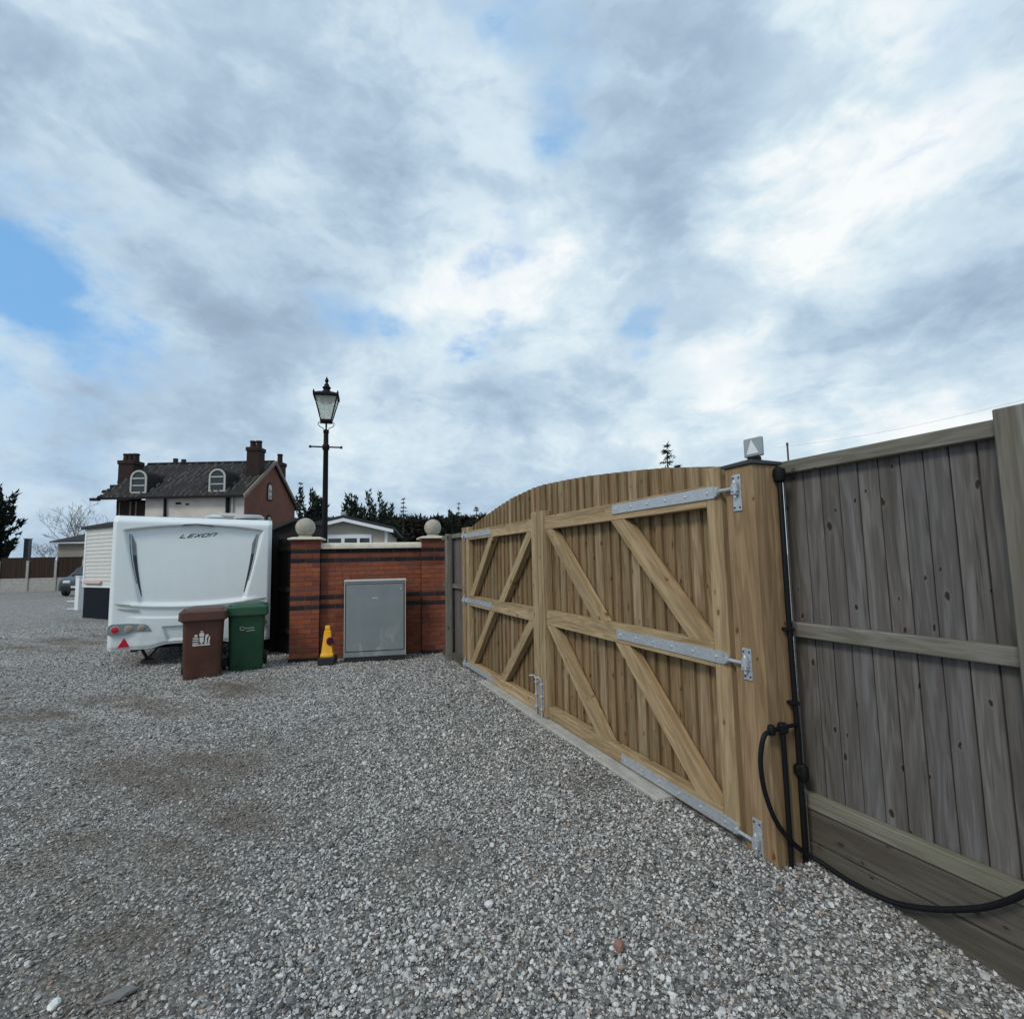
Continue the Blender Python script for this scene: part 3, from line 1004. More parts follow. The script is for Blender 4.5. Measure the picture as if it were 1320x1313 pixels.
# ------------------------------------------------------------------ weathered fence on the right
FP = Vector((1.455, 2.778, 0))
FD = Vector((-0.416, 0.909, 0)).normalized()
fence = thing('board_fence', 'tall weathered grey board fence right of the gate with mossy bottom rail', 'fence', FP, math.atan2(FD.y, FD.x))
edges = [0.045, -0.0, -0.095, -0.187, -0.279, -0.371, -0.463, -0.556, -0.649, -0.743, -0.838, -0.925] + [-1.05 - 0.1 * k for k in range(8)]
eds = [0.03, -0.092, -0.185, -0.278, -0.371, -0.464, -0.557, -0.650, -0.744, -0.839, -0.94, -1.04, -1.135, -1.23, -1.325, -1.42, -1.515, -1.61, -1.705, -1.8, -1.9]
for a_, b_ in zip(eds, eds[1:]):
    L = a_ - b_
    tilt = random.uniform(-.002, .002)
    o = timber('board', ((a_ + b_) / 2, -0.056 + tilt, 0.22), ((a_ + b_) / 2, -0.056 + random.uniform(-.003, .003), 1.97), L - random.uniform(.003, .007), 0.016, M_grey, fence, bev=0.0025)
    q = MB().box(a_ - 0.012, a_ + 0.012, -0.074, -0.066, 0.22, 1.96)
    q.build('board_lap', M_grey, fence)
for (z0, z1, mt, nme) in ((1.925, 1.992, M_greyr, 'top_rail'), (1.067, 1.140, M_greyr, 'middle_rail'), (0.218, 0.289, M_algae, 'bottom_rail')):
    timber(nme, (0.03, -0.024, (z0 + z1) / 2), (-0.935, -0.024, (z0 + z1) / 2), z1 - z0, 0.046, mt, fence)
    timber(nme, (-1.04, -0.024, (z0 + z1) / 2), (-1.9, -0.024, (z0 + z1) / 2), z1 - z0, 0.046, mt, fence)
timber('gravel_board', (0.03, -0.03, 0.137), (-1.9, -0.03, 0.137), 0.160, 0.03, M_gboard, fence)
timber('gravel_board', (0.03, -0.022, -0.035), (-1.9, -0.022, -0.035), 0.178, 0.034, M_gboard, fence)
timber('fence_post', (-0.988, -0.006, -0.15), (-0.988, -0.006, 2.02), 0.104, 0.10, M_algae if False else M_greyr, fence)

# grey fence bay between brick pillar and far gate post
f2 = thing('board_fence', 'narrow grey weathered fence bay between the brick pillar and the gate', 'fence', gpt(5.08, 0), GROT)
for k in range(9):
    xa = k * 0.125 + 0.005
    timber('board', (xa + 0.06, -0.05, 0.0), (xa + 0.06, -0.05, 1.885), 0.118, 0.016, M_grey, f2, bev=0.002)
for z0, z1, nme in ((1.83, 1.895, 'top_rail'), (1.075, 1.14, 'middle_rail')):
    timber(nme, (0.0, -0.018, (z0 + z1) / 2), (1.13, -0.018, (z0 + z1) / 2), z1 - z0, 0.046, M_greyr, f2)
timber('fence_post', (0.565, 0.048, -0.1), (0.565, 0.048, 1.9), 0.10, 0.085, M_greyr, f2)
timber('gravel_board', (0.0, -0.01, 0.04), (1.13, -0.01, 0.04), 0.13, 0.03, M_gboard, f2)

# ------------------------------------------------------------------ pipework at the post
M_wire = simple('grey_cable', (0.10, 0.10, 0.105), 0.5)
pp = thing('black_conduit', 'tall black conduit pipe clipped between gate post and grey fence', 'pipe', (1.408, 2.706, 0))
MB().tube([(0, 0, -0.1), (0.002, 0, 0.6), (-0.002, 0.0, 1.2), (0.0, 0.0, 1.9), (0.01, 0.03, 1.955)], 0.0135, 10).build('conduit', M_black, pp, True)
MB().lathe([(0.016, 1.87), (0.028, 1.88), (0.033, 1.91), (0.029, 1.94), (0.018, 1.95)], 12).build('junction_box', M_black, pp, True)
MB().box(-.026, .026, -.028, .02, 0.395, 0.455, 0.012).build('elbow_joint', M_black, pp)
MB().lathe([(0.016, .37), (0.024, .38), (0.027, .41), (.025, .44), (0.016, .455)], 10, (0.012, -0.008, 0)).build('coupling', M_black, pp, True)
for zc in (1.115, 0.75):
    MB().box(-.036, .018, -.017, .022, zc - 0.008, zc + 0.008, 0.003).build('pipe_clip', M_black, pp)
MB().tube([(0.026, 0.006, -0.05), (0.025, 0.006, 0.9), (0.027, 0.006, 1.88)], 0.0022, 6).build('earth_wire', M_wire, pp, True)
tp = thing('standpipe', 'short black standpipe with tap strapped to the thick gate post', 'standpipe', (1.318, 2.668, 0))
MB().tube([(0, 0, -0.1), (0.0, 0, 0.62)], 0.0125, 10).build('pipe', M_black, tp, True)
MB().box(-.02, .024, -.02, .018, 0.615, 0.665, 0.008).build('tap_body', M_black, tp)
MB().tube([(0.02, 0, 0.645), (0.085, 0.03, 0.645)], 0.010, 8).build('tap_link', M_black, tp, True)
MB().tube([(-0.02, -0.004, 0.64), (-0.075, -0.04, 0.635)], 0.011, 8).build('spout', M_black, tp, True)
MB().lathe([(0.016, 0.62), (0.019, 0.63), (0.019, 0.655), (0.014, 0.667)], 10, (-0.075, -0.04, 0)).build('hose_union', M_black, tp, True)


def spline(pts, sub=8):
    P = [Vector(p) for p in pts]
    outp = []
    for i in range(len(P) - 1):
        p0, p1, p2, p3 = P[max(i - 1, 0)], P[i], P[i + 1], P[min(i + 2, len(P) - 1)]
        for k in range(sub):
            t_ = k / sub
            outp.append(0.5 * ((2 * p1) + (p2 - p0) * t_ + (2 * p0 - 5 * p1 + 4 * p2 - p3) * t_ ** 2 + (3 * p1 - p0 - 3 * p2 + p3) * t_ ** 3))
    outp.append(P[-1])
    return outp


hose_pts = [(1.243, 2.628, 0.638), (1.205, 2.612, 0.63), (1.182, 2.604, 0.585), (1.168, 2.60, 0.495), (1.18, 2.60, 0.37), (1.225, 2.605, 0.235), (1.295, 2.62, 0.14), (1.385, 2.67, 0.055),
            (1.448, 2.645, 0.022), (1.515, 2.521, 0.002), (1.587, 2.369, 0.012), (1.65, 2.232, 0.068), (1.717, 2.086, 0.161), (1.757, 1.997, 0.242), (1.80, 1.90, 0.35), (1.865, 1.76, 0.47), (1.97, 1.54, 0.60), (2.076, 1.304, 0.66), (2.18, 1.08, 0.68)]
ho = MB().tube(spline(hose_pts), 0.0115, 10).build('garden_hose', M_black, None, True)
tag(ho, 'black hose looping from the tap and sagging along the grey fence', 'hose')

# overhead wire
wi = MB()
p0_, p1_ = at(1002, 577, 30), at(1330, 513, 22)
pts = [p0_.lerp(p1_, k / 14) + Vector((0, 0, -0.25 * math.sin(math.pi * k / 14))) for k in range(15)]
wi.tube(pts, 0.006, 5)
tag(wi.build('overhead_wire', M_vent, None), 'thin overhead wire crossing the sky above the grey fence', 'wire')

# ------------------------------------------------------------------ brick wall with pillars
WP, WR = Vector((-3.457, 8.114, 0)), math.atan2(0.264, 0.965)
wall = thing('brick_wall', 'low red brick wall with dark brick bands, pillars and stone balls', 'wall', WP, WR)
PIT, Z0 = 0.0728, 0.077
DARK = (10, 12, 20, 22)
bcache = {}


def brick(parent, x0, x1, y0, y1, zc, dark, jig=True):
    L, D = x1 - x0, y1 - y0
    key = (round(L, 3), round(D, 3), dark)
    if key not in bcache:
        bcache[key] = MB().box(-L / 2, L / 2, -D / 2, D / 2, -0.0315, 0.0315, 0.003).mesh('brick', M_blueb if dark else M_red)
    o = bpy.data.objects.new('brick', bcache[key])
    C.objects.link(o)
    o.parent = parent
    j = random.uniform(-.0015, .0025) if jig else 0
    o.matrix_local = Matrix.Translation(((x0 + x1) / 2 + random.uniform(-.001, .001), (y0 + y1) / 2 + j, zc))


MB().box(0.434, 2.016, 0.106, 0.29, -0.1, 1.715).build('mortar_core', M_mortar, wall)
for k in range(23):
    zc = Z0 + PIT * k
    dk = k in DARK
    x = 0.436 if k % 2 == 0 else 0.436 - 0.1125
    while x < 2.014:
        a_, b_ = max(x, 0.436), min(x + 0.2165, 2.014)
        if b_ - a_ > 0.04:
            brick(wall, a_, b_, 0.1, 0.2, zc, dk)
        x += 0.2255
for k, (x0, x1) in enumerate(((0.0, 0.43), (2.02, 2.43))):
    pl = thing('pillar', None, None, (0, 0, 0))
    pl.parent = wall
    MB().box(x0 + 0.006, x1 - 0.006, 0.006, 0.425, -0.1, 1.857).build('mortar_core', M_mortar, pl)
    for c_ in range(25):
        zc = Z0 + PIT * c_
        dk = c_ in DARK
        wdt = x1 - x0
        if c_ % 2 == 0:
            cuts = [(x0, x0 + wdt / 2 - .004), (x0 + wdt / 2 + .004, x1)]
        else:
            cuts = [(x0, x0 + .105), (x0 + .113, x1 - .113), (x1 - .105, x1)]
        for a_, b_ in cuts:
            brick(pl, a_, b_, 0.0, 0.43, zc, dk)
    pc = MB().frustum([[(x0 - .045, -.045, 1.862), (x1 + .045, -.045, 1.862), (x1 + .045, .475, 1.862), (x0 - .045, .475, 1.862)],
                       [(x0 - .05, -.05, 1.868), (x1 + .05, -.05, 1.868), (x1 + .05, .48, 1.868), (x0 - .05, .48, 1.868)],
                       [(x0 - .05, -.05, 1.885), (x1 + .05, -.05, 1.885), (x1 + .05, .48, 1.885), (x0 - .05, .48, 1.885)],
                       [(x0 + .02, .02, 1.906), (x1 - .02, .02, 1.906), (x1 - .02, .41, 1.906), (x0 + .02, .41, 1.906)]])
    pc.build('pillar_cap', M_stone, pl)
    cx_, R = (x0 + x1) / 2 - (0.03 if k == 0 else 0.0), (0.152 if k == 0 else 0.143)
    prof = [(0.105, 1.907), (0.112, 1.915), (0.098, 1.935)]
    zc = 1.915 + R
    for q in range(0, 15):
        a_ = -1.05 + (math.pi / 2 + 1.05 - 0.02) * q / 14
        prof.append((R * math.cos(a_), zc + R * math.sin(a_)))
    MB().lathe(prof, 28, (cx_, 0.2, 0)).build('stone_ball', M_ball, pl, True)
    MB().box(x0 - 0.012, x1 + 0.012, -0.012, 0.44, -0.1, 0.036, 0.004).build('plinth_course', M_blueb, pl)
for a_, b_ in ((0.434, 1.20), (1.204, 2.018)):
    MB().frustum([[(a_, .045, 1.717), (b_, .045, 1.717), (b_, .34, 1.717), (a_, .34, 1.717)], [(a_, .045, 1.755), (b_, .045, 1.755), (b_, .34, 1.755), (a_, .34, 1.755)],
                  [(a_, .05, 1.757), (b_, .05, 1.757), (b_, .335, 1.757), (a_, .335, 1.757)], [(a_, .06, 1.79), (b_, .06, 1.79), (b_, .33, 1.79), (a_, .33, 1.79)], [(a_, .14, 1.812), (b_, .14, 1.812), (b_, .25, 1.812), (a_, .25, 1.812)]]).build('coping_stone', M_stone, wall)

# ------------------------------------------------------------------ grey utility cabinet
cab = thing('utility_cabinet', 'grey metal utility cabinet standing against the red brick wall', 'cabinet', (-2.589, 8.026, 0), math.atan2(0.2, 0.97))
CW = 0.92
MB().box(0.008, CW - 0.008, 0.01, 0.29, -0.05, 0.06).build('plinth', M_rub, cab)
MB().box(0, CW, 0, 0.3, 0.058, 1.195, 0.006).build('case', M_cab, cab)
MB().frustum([[(-.008, -.01, 1.196), (CW + .008, -.01, 1.196), (CW + .008, .31, 1.196), (-.008, .31, 1.196)], [(-.008, -.01, 1.212), (CW + .008, -.01, 1.212), (CW + .008, .31, 1.212), (-.008, .31, 1.212)],
              [(0, 0, 1.224), (CW, 0, 1.224), (CW, .3, 1.224), (0, .3, 1.224)]]).build('top_cover', M_cabe, cab)
dr = MB().box(0.028, CW - 0.03, -0.008, -0.0005, 0.148, 1.15, 0.003).build('door', M_cab, cab)
mb = MB()
mb.box(0.016, 0.0265, -0.0022, -0.0004, 0.138, 1.162)
mb.box(CW - 0.0285, CW - 0.018, -0.0022, -0.0004, 0.138, 1.162)
mb.box(0.0266, CW - 0.0286, -0.0022, -0.0004, 0.138, 0.1465)
mb.box(0.0266, CW - 0.0286, -0.0022, -0.0004, 1.1515, 1.162)
mb.build('door_gap', M_rub, cab)
MB().box(0, 0.012, -0.004, -0.0003, 0.06, 1.19).build('edge_strip', M_cabe, cab)
MB().box(CW - 0.012, CW, -0.004, -0.0003, 0.06, 1.19).build('edge_strip', M_cabe, cab)
MB().box(0.41, 0.50, -0.0105, -0.0082, 0.936, 0.948).build('label_strip', M_print, dr)
MB().lathe([(0.012, 0), (0.012, 0.006), (0.006, 0.009)], 10, (0, 0, 0), Matrix.Translation((CW - 0.07, -0.008, 1.07)) @ Matrix.Rotation(math.pi / 2, 4, 'X')).build('lock', M_galv, dr)

# ------------------------------------------------------------------ yellow cone
cone = thing('traffic_cone', 'yellow no-waiting cone on black base by the cabinet', 'traffic cone', (-2.80, 7.93, -0.01), 0.2)
MB().box(-.125, .125, -.125, .125, 0, 0.12, 0.02).build('base', M_rub, cone)
body = MB()


def sq(hw, z, r=0.3):
    n = 16
    pts = []
    for i in range(n):
        a_ = 2 * math.pi * i / n
        c_, s_ = math.cos(a_), math.sin(a_)
        k_ = 1 / max(abs(c_), abs(s_))
        k_ = (1 - r) * k_ + r
        pts.append((hw * c_ * k_, hw * s_ * k_, z))
    return pts


body.frustum([sq(.098, .121), sq(.100, .15), sq(.09, .165), sq(.084, .18), sq(.05, .49), sq(.036, .50), sq(.038, .515), sq(.036, .56), sq(.03, .568)])
body.build('cone_body', M_yellow, cone, True)
MD = Matrix.Translation((0.05, -0.073, 0.345)) @ Matrix.Rotation(0.62, 4, 'Z') @ Matrix.Rotation(math.pi / 2 - 0.11, 4, 'X')
d_ = MB().lathe([(0.062, -0.01), (0.062, 0.004)], 20, (0, 0, 0), MD).build('sign_disc', M_discr, cone)
MB().lathe([(0.045, 0.0042), (0.045, 0.006)], 20, (0, 0, 0), MD).build('sign_face', M_disc, d_)

# ------------------------------------------------------------------ Victorian lamp post
lp = thing('lamp_post', 'black Victorian style lamp post with lantern behind the brick wall', 'street lamp', (-3.29, 9.1, 0), 0.27)
prof = [(0.11, -0.1), (0.11, 0.35), (0.085, 0.4), (0.075, 0.8), (0.062, 0.85), (0.058, 1.6), (0.052, 1.65), (0.047, 2.6), (0.043, 3.48), (0.058, 3.5), (0.064, 3.54), (0.058, 3.58), (0.043, 3.6), (0.041, 3.79), (0.05, 3.80), (0.05, 3.84), (0.03, 3.86)]
MB().lathe(prof, 16).build('column', M_iron, lp, True)
lb = MB()
lb.tube([(-0.25, 0, 3.545), (0.25, 0, 3.545)], 0.014, 8)
for sx in (-1, 1):
    lb.lathe([(0.012, -0.02), (0.024, -0.016), (0.024, 0.016), (0.012, 0.02)], 10, (0, 0, 0), Matrix.Translation((sx * 0.262, 0, 3.545)) @ Matrix.Rotation(math.pi / 2, 4, 'Y'))
lb.build('ladder_bar', M_iron, lp, True)
MB().tube([(0, 0, 3.86), (0, 0, 4.005)], 0.014, 8).build('stem', M_iron, lp, True)
for k in range(4):
    a_ = k * math.pi / 2
    u = Vector((math.cos(a_), math.sin(a_), 0))
    pts = spline([u * 0.03 + Vector((0, 0, 3.84)), u * 0.055 + Vector((0, 0, 3.885)), u * 0.115 + Vector((0, 0, 3.92)), u * 0.135 + Vector((0, 0, 3.975)), u * 0.105 + Vector((0, 0, 3.99)), u * 0.10 + Vector((0, 0, 3.965))], 5)
    MB().tube(pts, 0.007, 6).build('scroll', M_iron, lp, True)
zb, zt, hb, ht = 4.03, 4.43, 0.088, 0.188
MB().box(-hb - .012, hb + .012, -hb - .012, hb + .012, 3.99, 4.03, 0.006).build('lantern_base', M_iron, lp)
M_lglass, t, bs = newmat('lantern_glass')
bs.inputs['Base Color'].default_value = (0.86, 0.88, 0.82, 1)
bs.inputs['Roughness'].default_value = 0.5
bs.inputs['Transmission Weight'].default_value = 0.75
bs.inputs['IOR'].default_value = 1.15
for k in range(4):
    R = Matrix.Rotation(k * math.pi / 2, 4, 'Z')
    MB().frustum([[(-hb, -hb, zb), (hb, -hb, zb), (hb, -hb + .004, zb), (-hb, -hb + .004, zb)], [(-ht, -ht, zt), (ht, -ht, zt), (ht, -ht + .004, zt), (-ht, -ht + .004, zt)]], True, R).build('glass_pane', M_lglass, lp)
    MB().tube([R @ Vector((-hb - .003, -hb - .003, zb)), R @ Vector((-ht - .003, -ht - .003, zt + .005))], 0.012, 6).build('lantern_bar', M_iron, lp)
MB().frustum([sq(.205, 4.43, .05), sq(.218, 4.44, .05), sq(.218, 4.475, .05), sq(.19, 4.488, .05), sq(.115, 4.53, .2), sq(.085, 4.535, .4)]).build('lantern_roof', M_iron, lp)
MB().box(-.11, .11, -.11, .11, 4.355, 4.42, 0.02).build('lamp_head', M_under, lp)
cr = MB()
for sx in (-1, 1):
    for sy in (-1, 1):
        cr.lathe([(0.014, 4.475), (0.018, 4.49), (0.004, 4.53)], 6, (sx * .2, sy * .2, 0))
cr.build('corner_finials', M_iron, lp, True)['kind'] = 'stuff'
MB().lathe([(.09, 4.53), (.088, 4.55), (.06, 4.58), (.055, 4.60), (.072, 4.615), (.074, 4.63), (.045, 4.66), (.04, 4.69), (.022, 4.705), (.018, 4.715), (.03, 4.74), (.034, 4.755), (.025, 4.785), (.008, 4.82), (.002, 4.84)], 14).build('finial', M_iron, lp, True)

# ------------------------------------------------------------------ touring caravan
CP, CR = Vector((-5.98, 7.75, 0)), math.atan2(0.4305, 0.9026)
CWD = 2.17
van = thing('touring_caravan', 'white touring caravan seen from behind with dark side flashes', 'caravan', CP, CR)


def sstep(a, b, x):
    t_ = min(1, max(0, (x - a) / (b - a)))
    return t_ * t_ * (3 - 2 * t_)


def van_bottom(s):
    e = min(s, CWD - s)
    return 0.265 + 0.05 * sstep(0.5, 0.78, e)


def van_top(s):
    return 2.275 - 0.05 * s / CWD


def van_depth(s, z):
    """how far the moulded rear panel stands out towards the viewer"""
    d = 0.0
    e = min(s, CWD - s)
    d -= 0.05 * (1 - sstep(0.0, 0.07, e)) ** 2
    tz = van_top(s) - z
    d -= 0.10 * (1 - sstep(0.0, 0.13, tz)) ** 2
    # window recess
    zr = 2.045 + 0.085 * (1 - ((s - 1.09) / 0.95) ** 2)
    zl = 0.965 - 0.055 * (1 - ((s - 1.07) / 0.85) ** 2)
    k = (z - 0.97) / (2.02 - 0.97)
    xl, xr = 0.385 - 0.215 * k, 1.785 + 0.225 * k
    m = sstep(-0.035, 0.025, s - xl) * sstep(-0.035, 0.025, xr - s) * sstep(-0.004, 0.012, zr - z) * sstep(-0.05, 0.03, z - zl)
    fade = 0.075 * (0.55 + 0.45 * sstep(1.0, 2.1, z))
    d -= fade * m
    # ledge under the recess
    d += 0.035 * sstep(0.13, 0.40, e) * math.exp(-((z - (zl - 0.035)) / 0.035) ** 2)
    zg = 0.755 - 0.05 * (1 - ((s - 1.085) / 0.85) ** 2)
    d += 0.028 * sstep(0.22, 0.42, e) * sstep(0.012, -0.012, z - zg) if False else 0
    d += 0.030 * sstep(0.2, 0.45, e) * (1 - sstep(-0.010, 0.014, z - zg))
    # number plate recess
    kk = (z - 0.37) / 0.21
    pl, pr = 0.765 - 0.075 * kk, CWD - 0.765 + 0.075 * kk
    d -= 0.035 * sstep(-.008, .008, s - pl) * sstep(-.008, .008, pr - s) * sstep(-.006, .006, 0.575 - z) * sstep(-.02, .02, z - 0.375)
    d -= 0.02 * (1 - sstep(0, 0.06, z - van_bottom(s)))
    return d


vm = MB()
NS, NZ = 130, 190
for j in range(NZ + 1):
    for i in range(NS + 1):
        s_ = CWD * i / NS
        zb_, zt_ = van_bottom(s_), van_top(s_)
        z_ = zb_ + (zt_ - zb_) * j / NZ
        vm.v.append((s_, -van_depth(s_, z_), z_))
for j in range(NZ):
    for i in range(NS):
        a_ = j * (NS + 1) + i
        vm.f.append([a_, a_ + 1, a_ + NS + 2, a_ + NS + 1])
me = bpy.data.meshes.new('rear_panel')
me.from_pydata(vm.v, [], vm.f)
me.polygons.foreach_set('use_smooth', [True] * len(me.polygons))
me.materials.append(M_white)
o = bpy.data.objects.new('rear_panel', me)
C.objects.link(o)
o.parent = van
# shell behind it
LEN = 5.6
rings = []
for y in (0.11, 0.16, 0.6, 4.4, 5.1, LEN):
    hgt = {0.11: 2.17, 0.16: 2.215, 0.6: 2.27, 4.4: 2.30, 5.1: 1.9, LEN: 1.1}[y]
    i0, i1 = 0.015, CWD - 0.03
    rings.append([(i0, y, 0.3), (i1, y, 0.3), (i1, y, hgt - 0.1), (i1 - 0.05, y, hgt - 0.03), (i1 - 0.3, y, hgt), (CWD / 2, y, hgt + 0.0), (0.3, y, hgt), (i0 + 0.05, y, hgt - 0.03), (i0, y, hgt - 0.1)])
MB().frustum(rings).build('body_shell', M_white, van)


def sdep(s, z):
    return -van_depth(s, z)


# letters
def strokes(lst, x0, z0, sx, sz, slant, tilt, th_, parent, name, mat):
    for ch in lst:
        mb = MB()
        for (x1, z1, x2, z2) in ch:
            a_ = Vector((x0 + (x1 + slant * z1) * sx, 0, z0 + z1 * sz + tilt * x1))
            b_ = Vector((x0 + (x2 + slant * z2) * sx, 0, z0 + z2 * sz + tilt * x2))
            d = (b_ - a_).normalized()
            n_ = Vector((-d.z, 0, d.x)) * th_
            q = [a_ - n_ - d * th_ * .6, b_ - n_ + d * th_ * .6, b_ + n_ + d * th_ * .6, a_ + n_ - d * th_ * .6]
            dep = min(sdep(p.x, p.z) for p in q)
            vs = [(p.x, dep - 0.003, p.z) for p in q] + [(p.x, dep + 0.002, p.z) for p in q]
            mb.add(vs, [[0, 1, 2, 3], [7, 6, 5, 4], [0, 4, 5, 1], [1, 5, 6, 2], [2, 6, 7, 3], [3, 7, 4, 0]])
        mb.build(name, mat, parent)


LX = [[(0, 0, 0, 1), (0, 0, .75, 0)],
      [(1.1, 0, 1.1, 1), (1.1, 1, 1.8, 1), (1.1, .5, 1.7, .5), (1.1, 0, 1.8, 0)],
      [(2.15, 0, 2.85, 1), (2.15, 1, 2.85, 0)],
      [(3.2, 0, 3.2, 1), (3.2, 0, 3.95, 0), (3.95, 0, 3.95, 1), (3.2, 1, 3.95, 1)],
      [(4.35, 0, 4.35, 1), (4.35, 1, 5.05, 1), (5.05, 1, 5.05, 0)]]
strokes(LX, 0.855, 1.93, 0.091, 0.050, 0.55, 0.0055, 0.0062, van, 'letter', M_decal)

# side flashes
def flash(mir):
    def X(s):
        return CWD - s - 0.0 if mir else s
    def ribbon(pts_l, pts_r, mat, name, lift):
        mb = MB()
        vs = []
        m = 6
        for (a_, b_) in zip(pts_l, pts_r):
            for q in range(m + 1):
                s2 = X(a_[0] + (b_[0] - a_[0]) * q / m)
                z_ = a_[1] + (b_[1] - a_[1]) * q / m
                vs.append((s2, sdep(s2, z_) - lift, z_))
        n = len(pts_l)
        back = [(p[0], p[1] + 0.003, p[2]) for p in vs]
        fs = [[i * (m + 1) + q, i * (m + 1) + q + 1, (i + 1) * (m + 1) + q + 1, (i + 1) * (m + 1) + q] for i in range(n - 1) for q in range(m)]
        mb.add(vs + back, fs + [[q + len(vs) for q in f[::-1]] for f in fs])
        mb.build(name, mat, van)
    K = 44
    def mid(t_):                                   # inner edge from top to tip
        z = 1.99 - 0.95 * t_
        return 0.228 + 0.165 * t_ ** 1.55, z
    L, Rr, L2, R2 = [], [], [], []
    for i in range(K + 1):
        t_ = i / K
        s_, z_ = mid(t_)
        wdt = 0.056 * min(1, t_ / 0.16) * (1 - t_) ** 0.62 + 0.004
        L.append((s_, z_)); Rr.append((s_ + wdt, z_ - 0.0))
        L2.append((s_ - 0.026 * (1 - 0.6 * t_), z_)); R2.append((s_ - 0.014 * (1 - 0.6 * t_), z_))
    ribbon(L[:16], Rr[:16], M_decal2, 'flash_head', 0.007)
    ribbon(L[15:], Rr[15:], M_decal, 'flash_tail', 0.007)
    ribbon(L2[:36], R2[:36], M_decal2, 'flash_line', 0.007)


flash(False)
flash(True)


def light_cluster(mir):
    def X(s):
        return CWD - s if mir else s
    outl = [(0.012, 0.51), (0.03, 0.495), (0.24, 0.505), (0.31, 0.535), (0.55, 0.525), (0.535, 0.56), (0.50, 0.615), (0.45, 0.637), (0.25, 0.655), (0.06, 0.655), (0.022, 0.63)]
    pts = [(X(a_), b_) for a_, b_ in outl]
    base = -0.05
    fy_ = min(sdep(a_, b_) for a_, b_ in pts) - 0.010
    mb = MB().prism(pts, 1, fy_, 0.08)
    lc = mb.build('tail_light', M_gell, van)
    for cx_, cz_, r_, mt, nm in ((0.105, 0.572, 0.048, M_redl, 'red_lens'), (0.27, 0.575, 0.044, M_amber, 'indicator_lens'), (0.425, 0.582, 0.04, M_amber, 'reverse_lens')):
        T = Matrix.Translation((X(cx_), fy_, cz_)) @ Matrix.Rotation(math.pi / 2, 4, 'X')
        MB().lathe([(r_ * 1.25, -0.002), (r_ * 1.25, 0.003), (r_ * 1.05, 0.007)], 18, (0, 0, 0), T).build('lens_ring', M_vent, lc)
        MB().lathe([(r_, 0.002), (r_, 0.010), (r_ * .6, 0.016)], 18, (0, 0, 0), T).build(nm, mt, lc, True)
    tri = [(X(0.135), 0.308), (X(0.285), 0.312), (X(0.212), 0.445)]
    MB().prism(tri, 1, sdep(X(.21), .36) - 0.012, sdep(X(.21), .36) + 0.01).build('reflector', M_redl, van)
    for (s0, z0, s1, z1) in ((0.075, 0.955, 0.35, 0.905), (0.105, 0.885, 0.375, 0.838)):
        q = [(X(s0), z0), (X(s1), z1 + .012), (X(s1), z1 - .022), (X(s0) + (.04 if not mir else -.04), z0 - .022)]
        MB().prism(q, 1, sdep(X(.22), .9) - 0.014, sdep(X(.22), .9) + .012).build('air_vent', M_vent, van)


light_cluster(False)
light_cluster(True)
bl = MB()
pts = [(0.88, 2.118), (1.085, 2.135), (1.32, 2.112), (1.29, 2.132), (1.085, 2.152), (0.91, 2.140)]
MB().prism(pts, 1, sdep(1.1, 2.17) - 0.014, sdep(1.1, 2.17) + .03).build('brake_light', M_decal, van)
# number plate area grab handle, roof hatches
MB().box(1.31, 1.66, 0.75, 1.25, 2.30, 2.40, 0.05).build('roof_hatch', M_wframe, van)
MB().prism([(1.15, 2.29), (1.43, 2.29), (1.36, 2.325), (1.28, 2.345)], 1, 0.35, 0.7).build('roof_vent', M_white, van)
MB().lathe([(0.25, 2.29), (0.245, 2.325), (0.2, 2.36), (0.05, 2.37)], 18, (1.80, 0.75, 0)).build('roof_dome', simple('grey_dome', (0.38, 0.40, 0.41), 0.4), van, True)
# undergear
ug = MB()
ug.box(0.25, 0.34, 0.25, 5.2, 0.2, 0.32)
ug.box(CWD - .34, CWD - .25, 0.25, 5.2, 0.2, 0.32)
ug.box(0.3, CWD - 0.3, 0.5, 0.6, 0.2, 0.3)
ug.box(0.1, CWD - 0.1, 2.4, 2.5, 0.15, 0.3)
ug.build('chassis', M_under, van)
for x in (0.02, CWD - 0.2):
    wl = MB().lathe([(0.20, -0.09), (0.30, -0.085), (0.315, -0.05), (0.315, 0.05), (0.30, 0.085), (0.20, 0.09)], 24, (0, 0, 0), Matrix.Translation((x + 0.09, 2.45, 0.30)) @ Matrix.Rotation(math.pi / 2, 4, 'Y')).build('wheel', M_rub, van, True)
    MB().lathe([(0.19, -0.093), (0.19, 0.093)], 18, (0, 0, 0), Matrix.Translation((x + 0.09, 2.45, 0.30)) @ Matrix.Rotation(math.pi / 2, 4, 'Y')).build('rim', M_vent, wl, True)
for x in (0.45, CWD - 0.45):
    st = MB()
    st.tube([(x - 0.12, 0.45, 0.26), (x, 0.40, 0.06)], 0.022, 6)
    st.tube([(x + 0.16, 0.45, 0.26), (x, 0.40, 0.06)], 0.014, 6)
    st.box(x - .06, x + .06, 0.34, 0.46, 0.045, 0.06, 0.004)
    st.build('corner_steady', M_under, van)
wb = MB().box(-.09, .09, -.07, .07, -0.02, 0.058, 0.006).build('wood_block', simple('old_wood_block', (0.13, 0.075, 0.06), 0.8, scale=20), None)
wb.location = CP + Matrix.Rotation(CR, 3, 'Z') @ Vector((0.45, 0.40, -0.012))
wb.rotation_euler = (0, 0, CR + 0.2)
tag(wb, 'small reddish wooden block under the caravan corner steady', 'block')

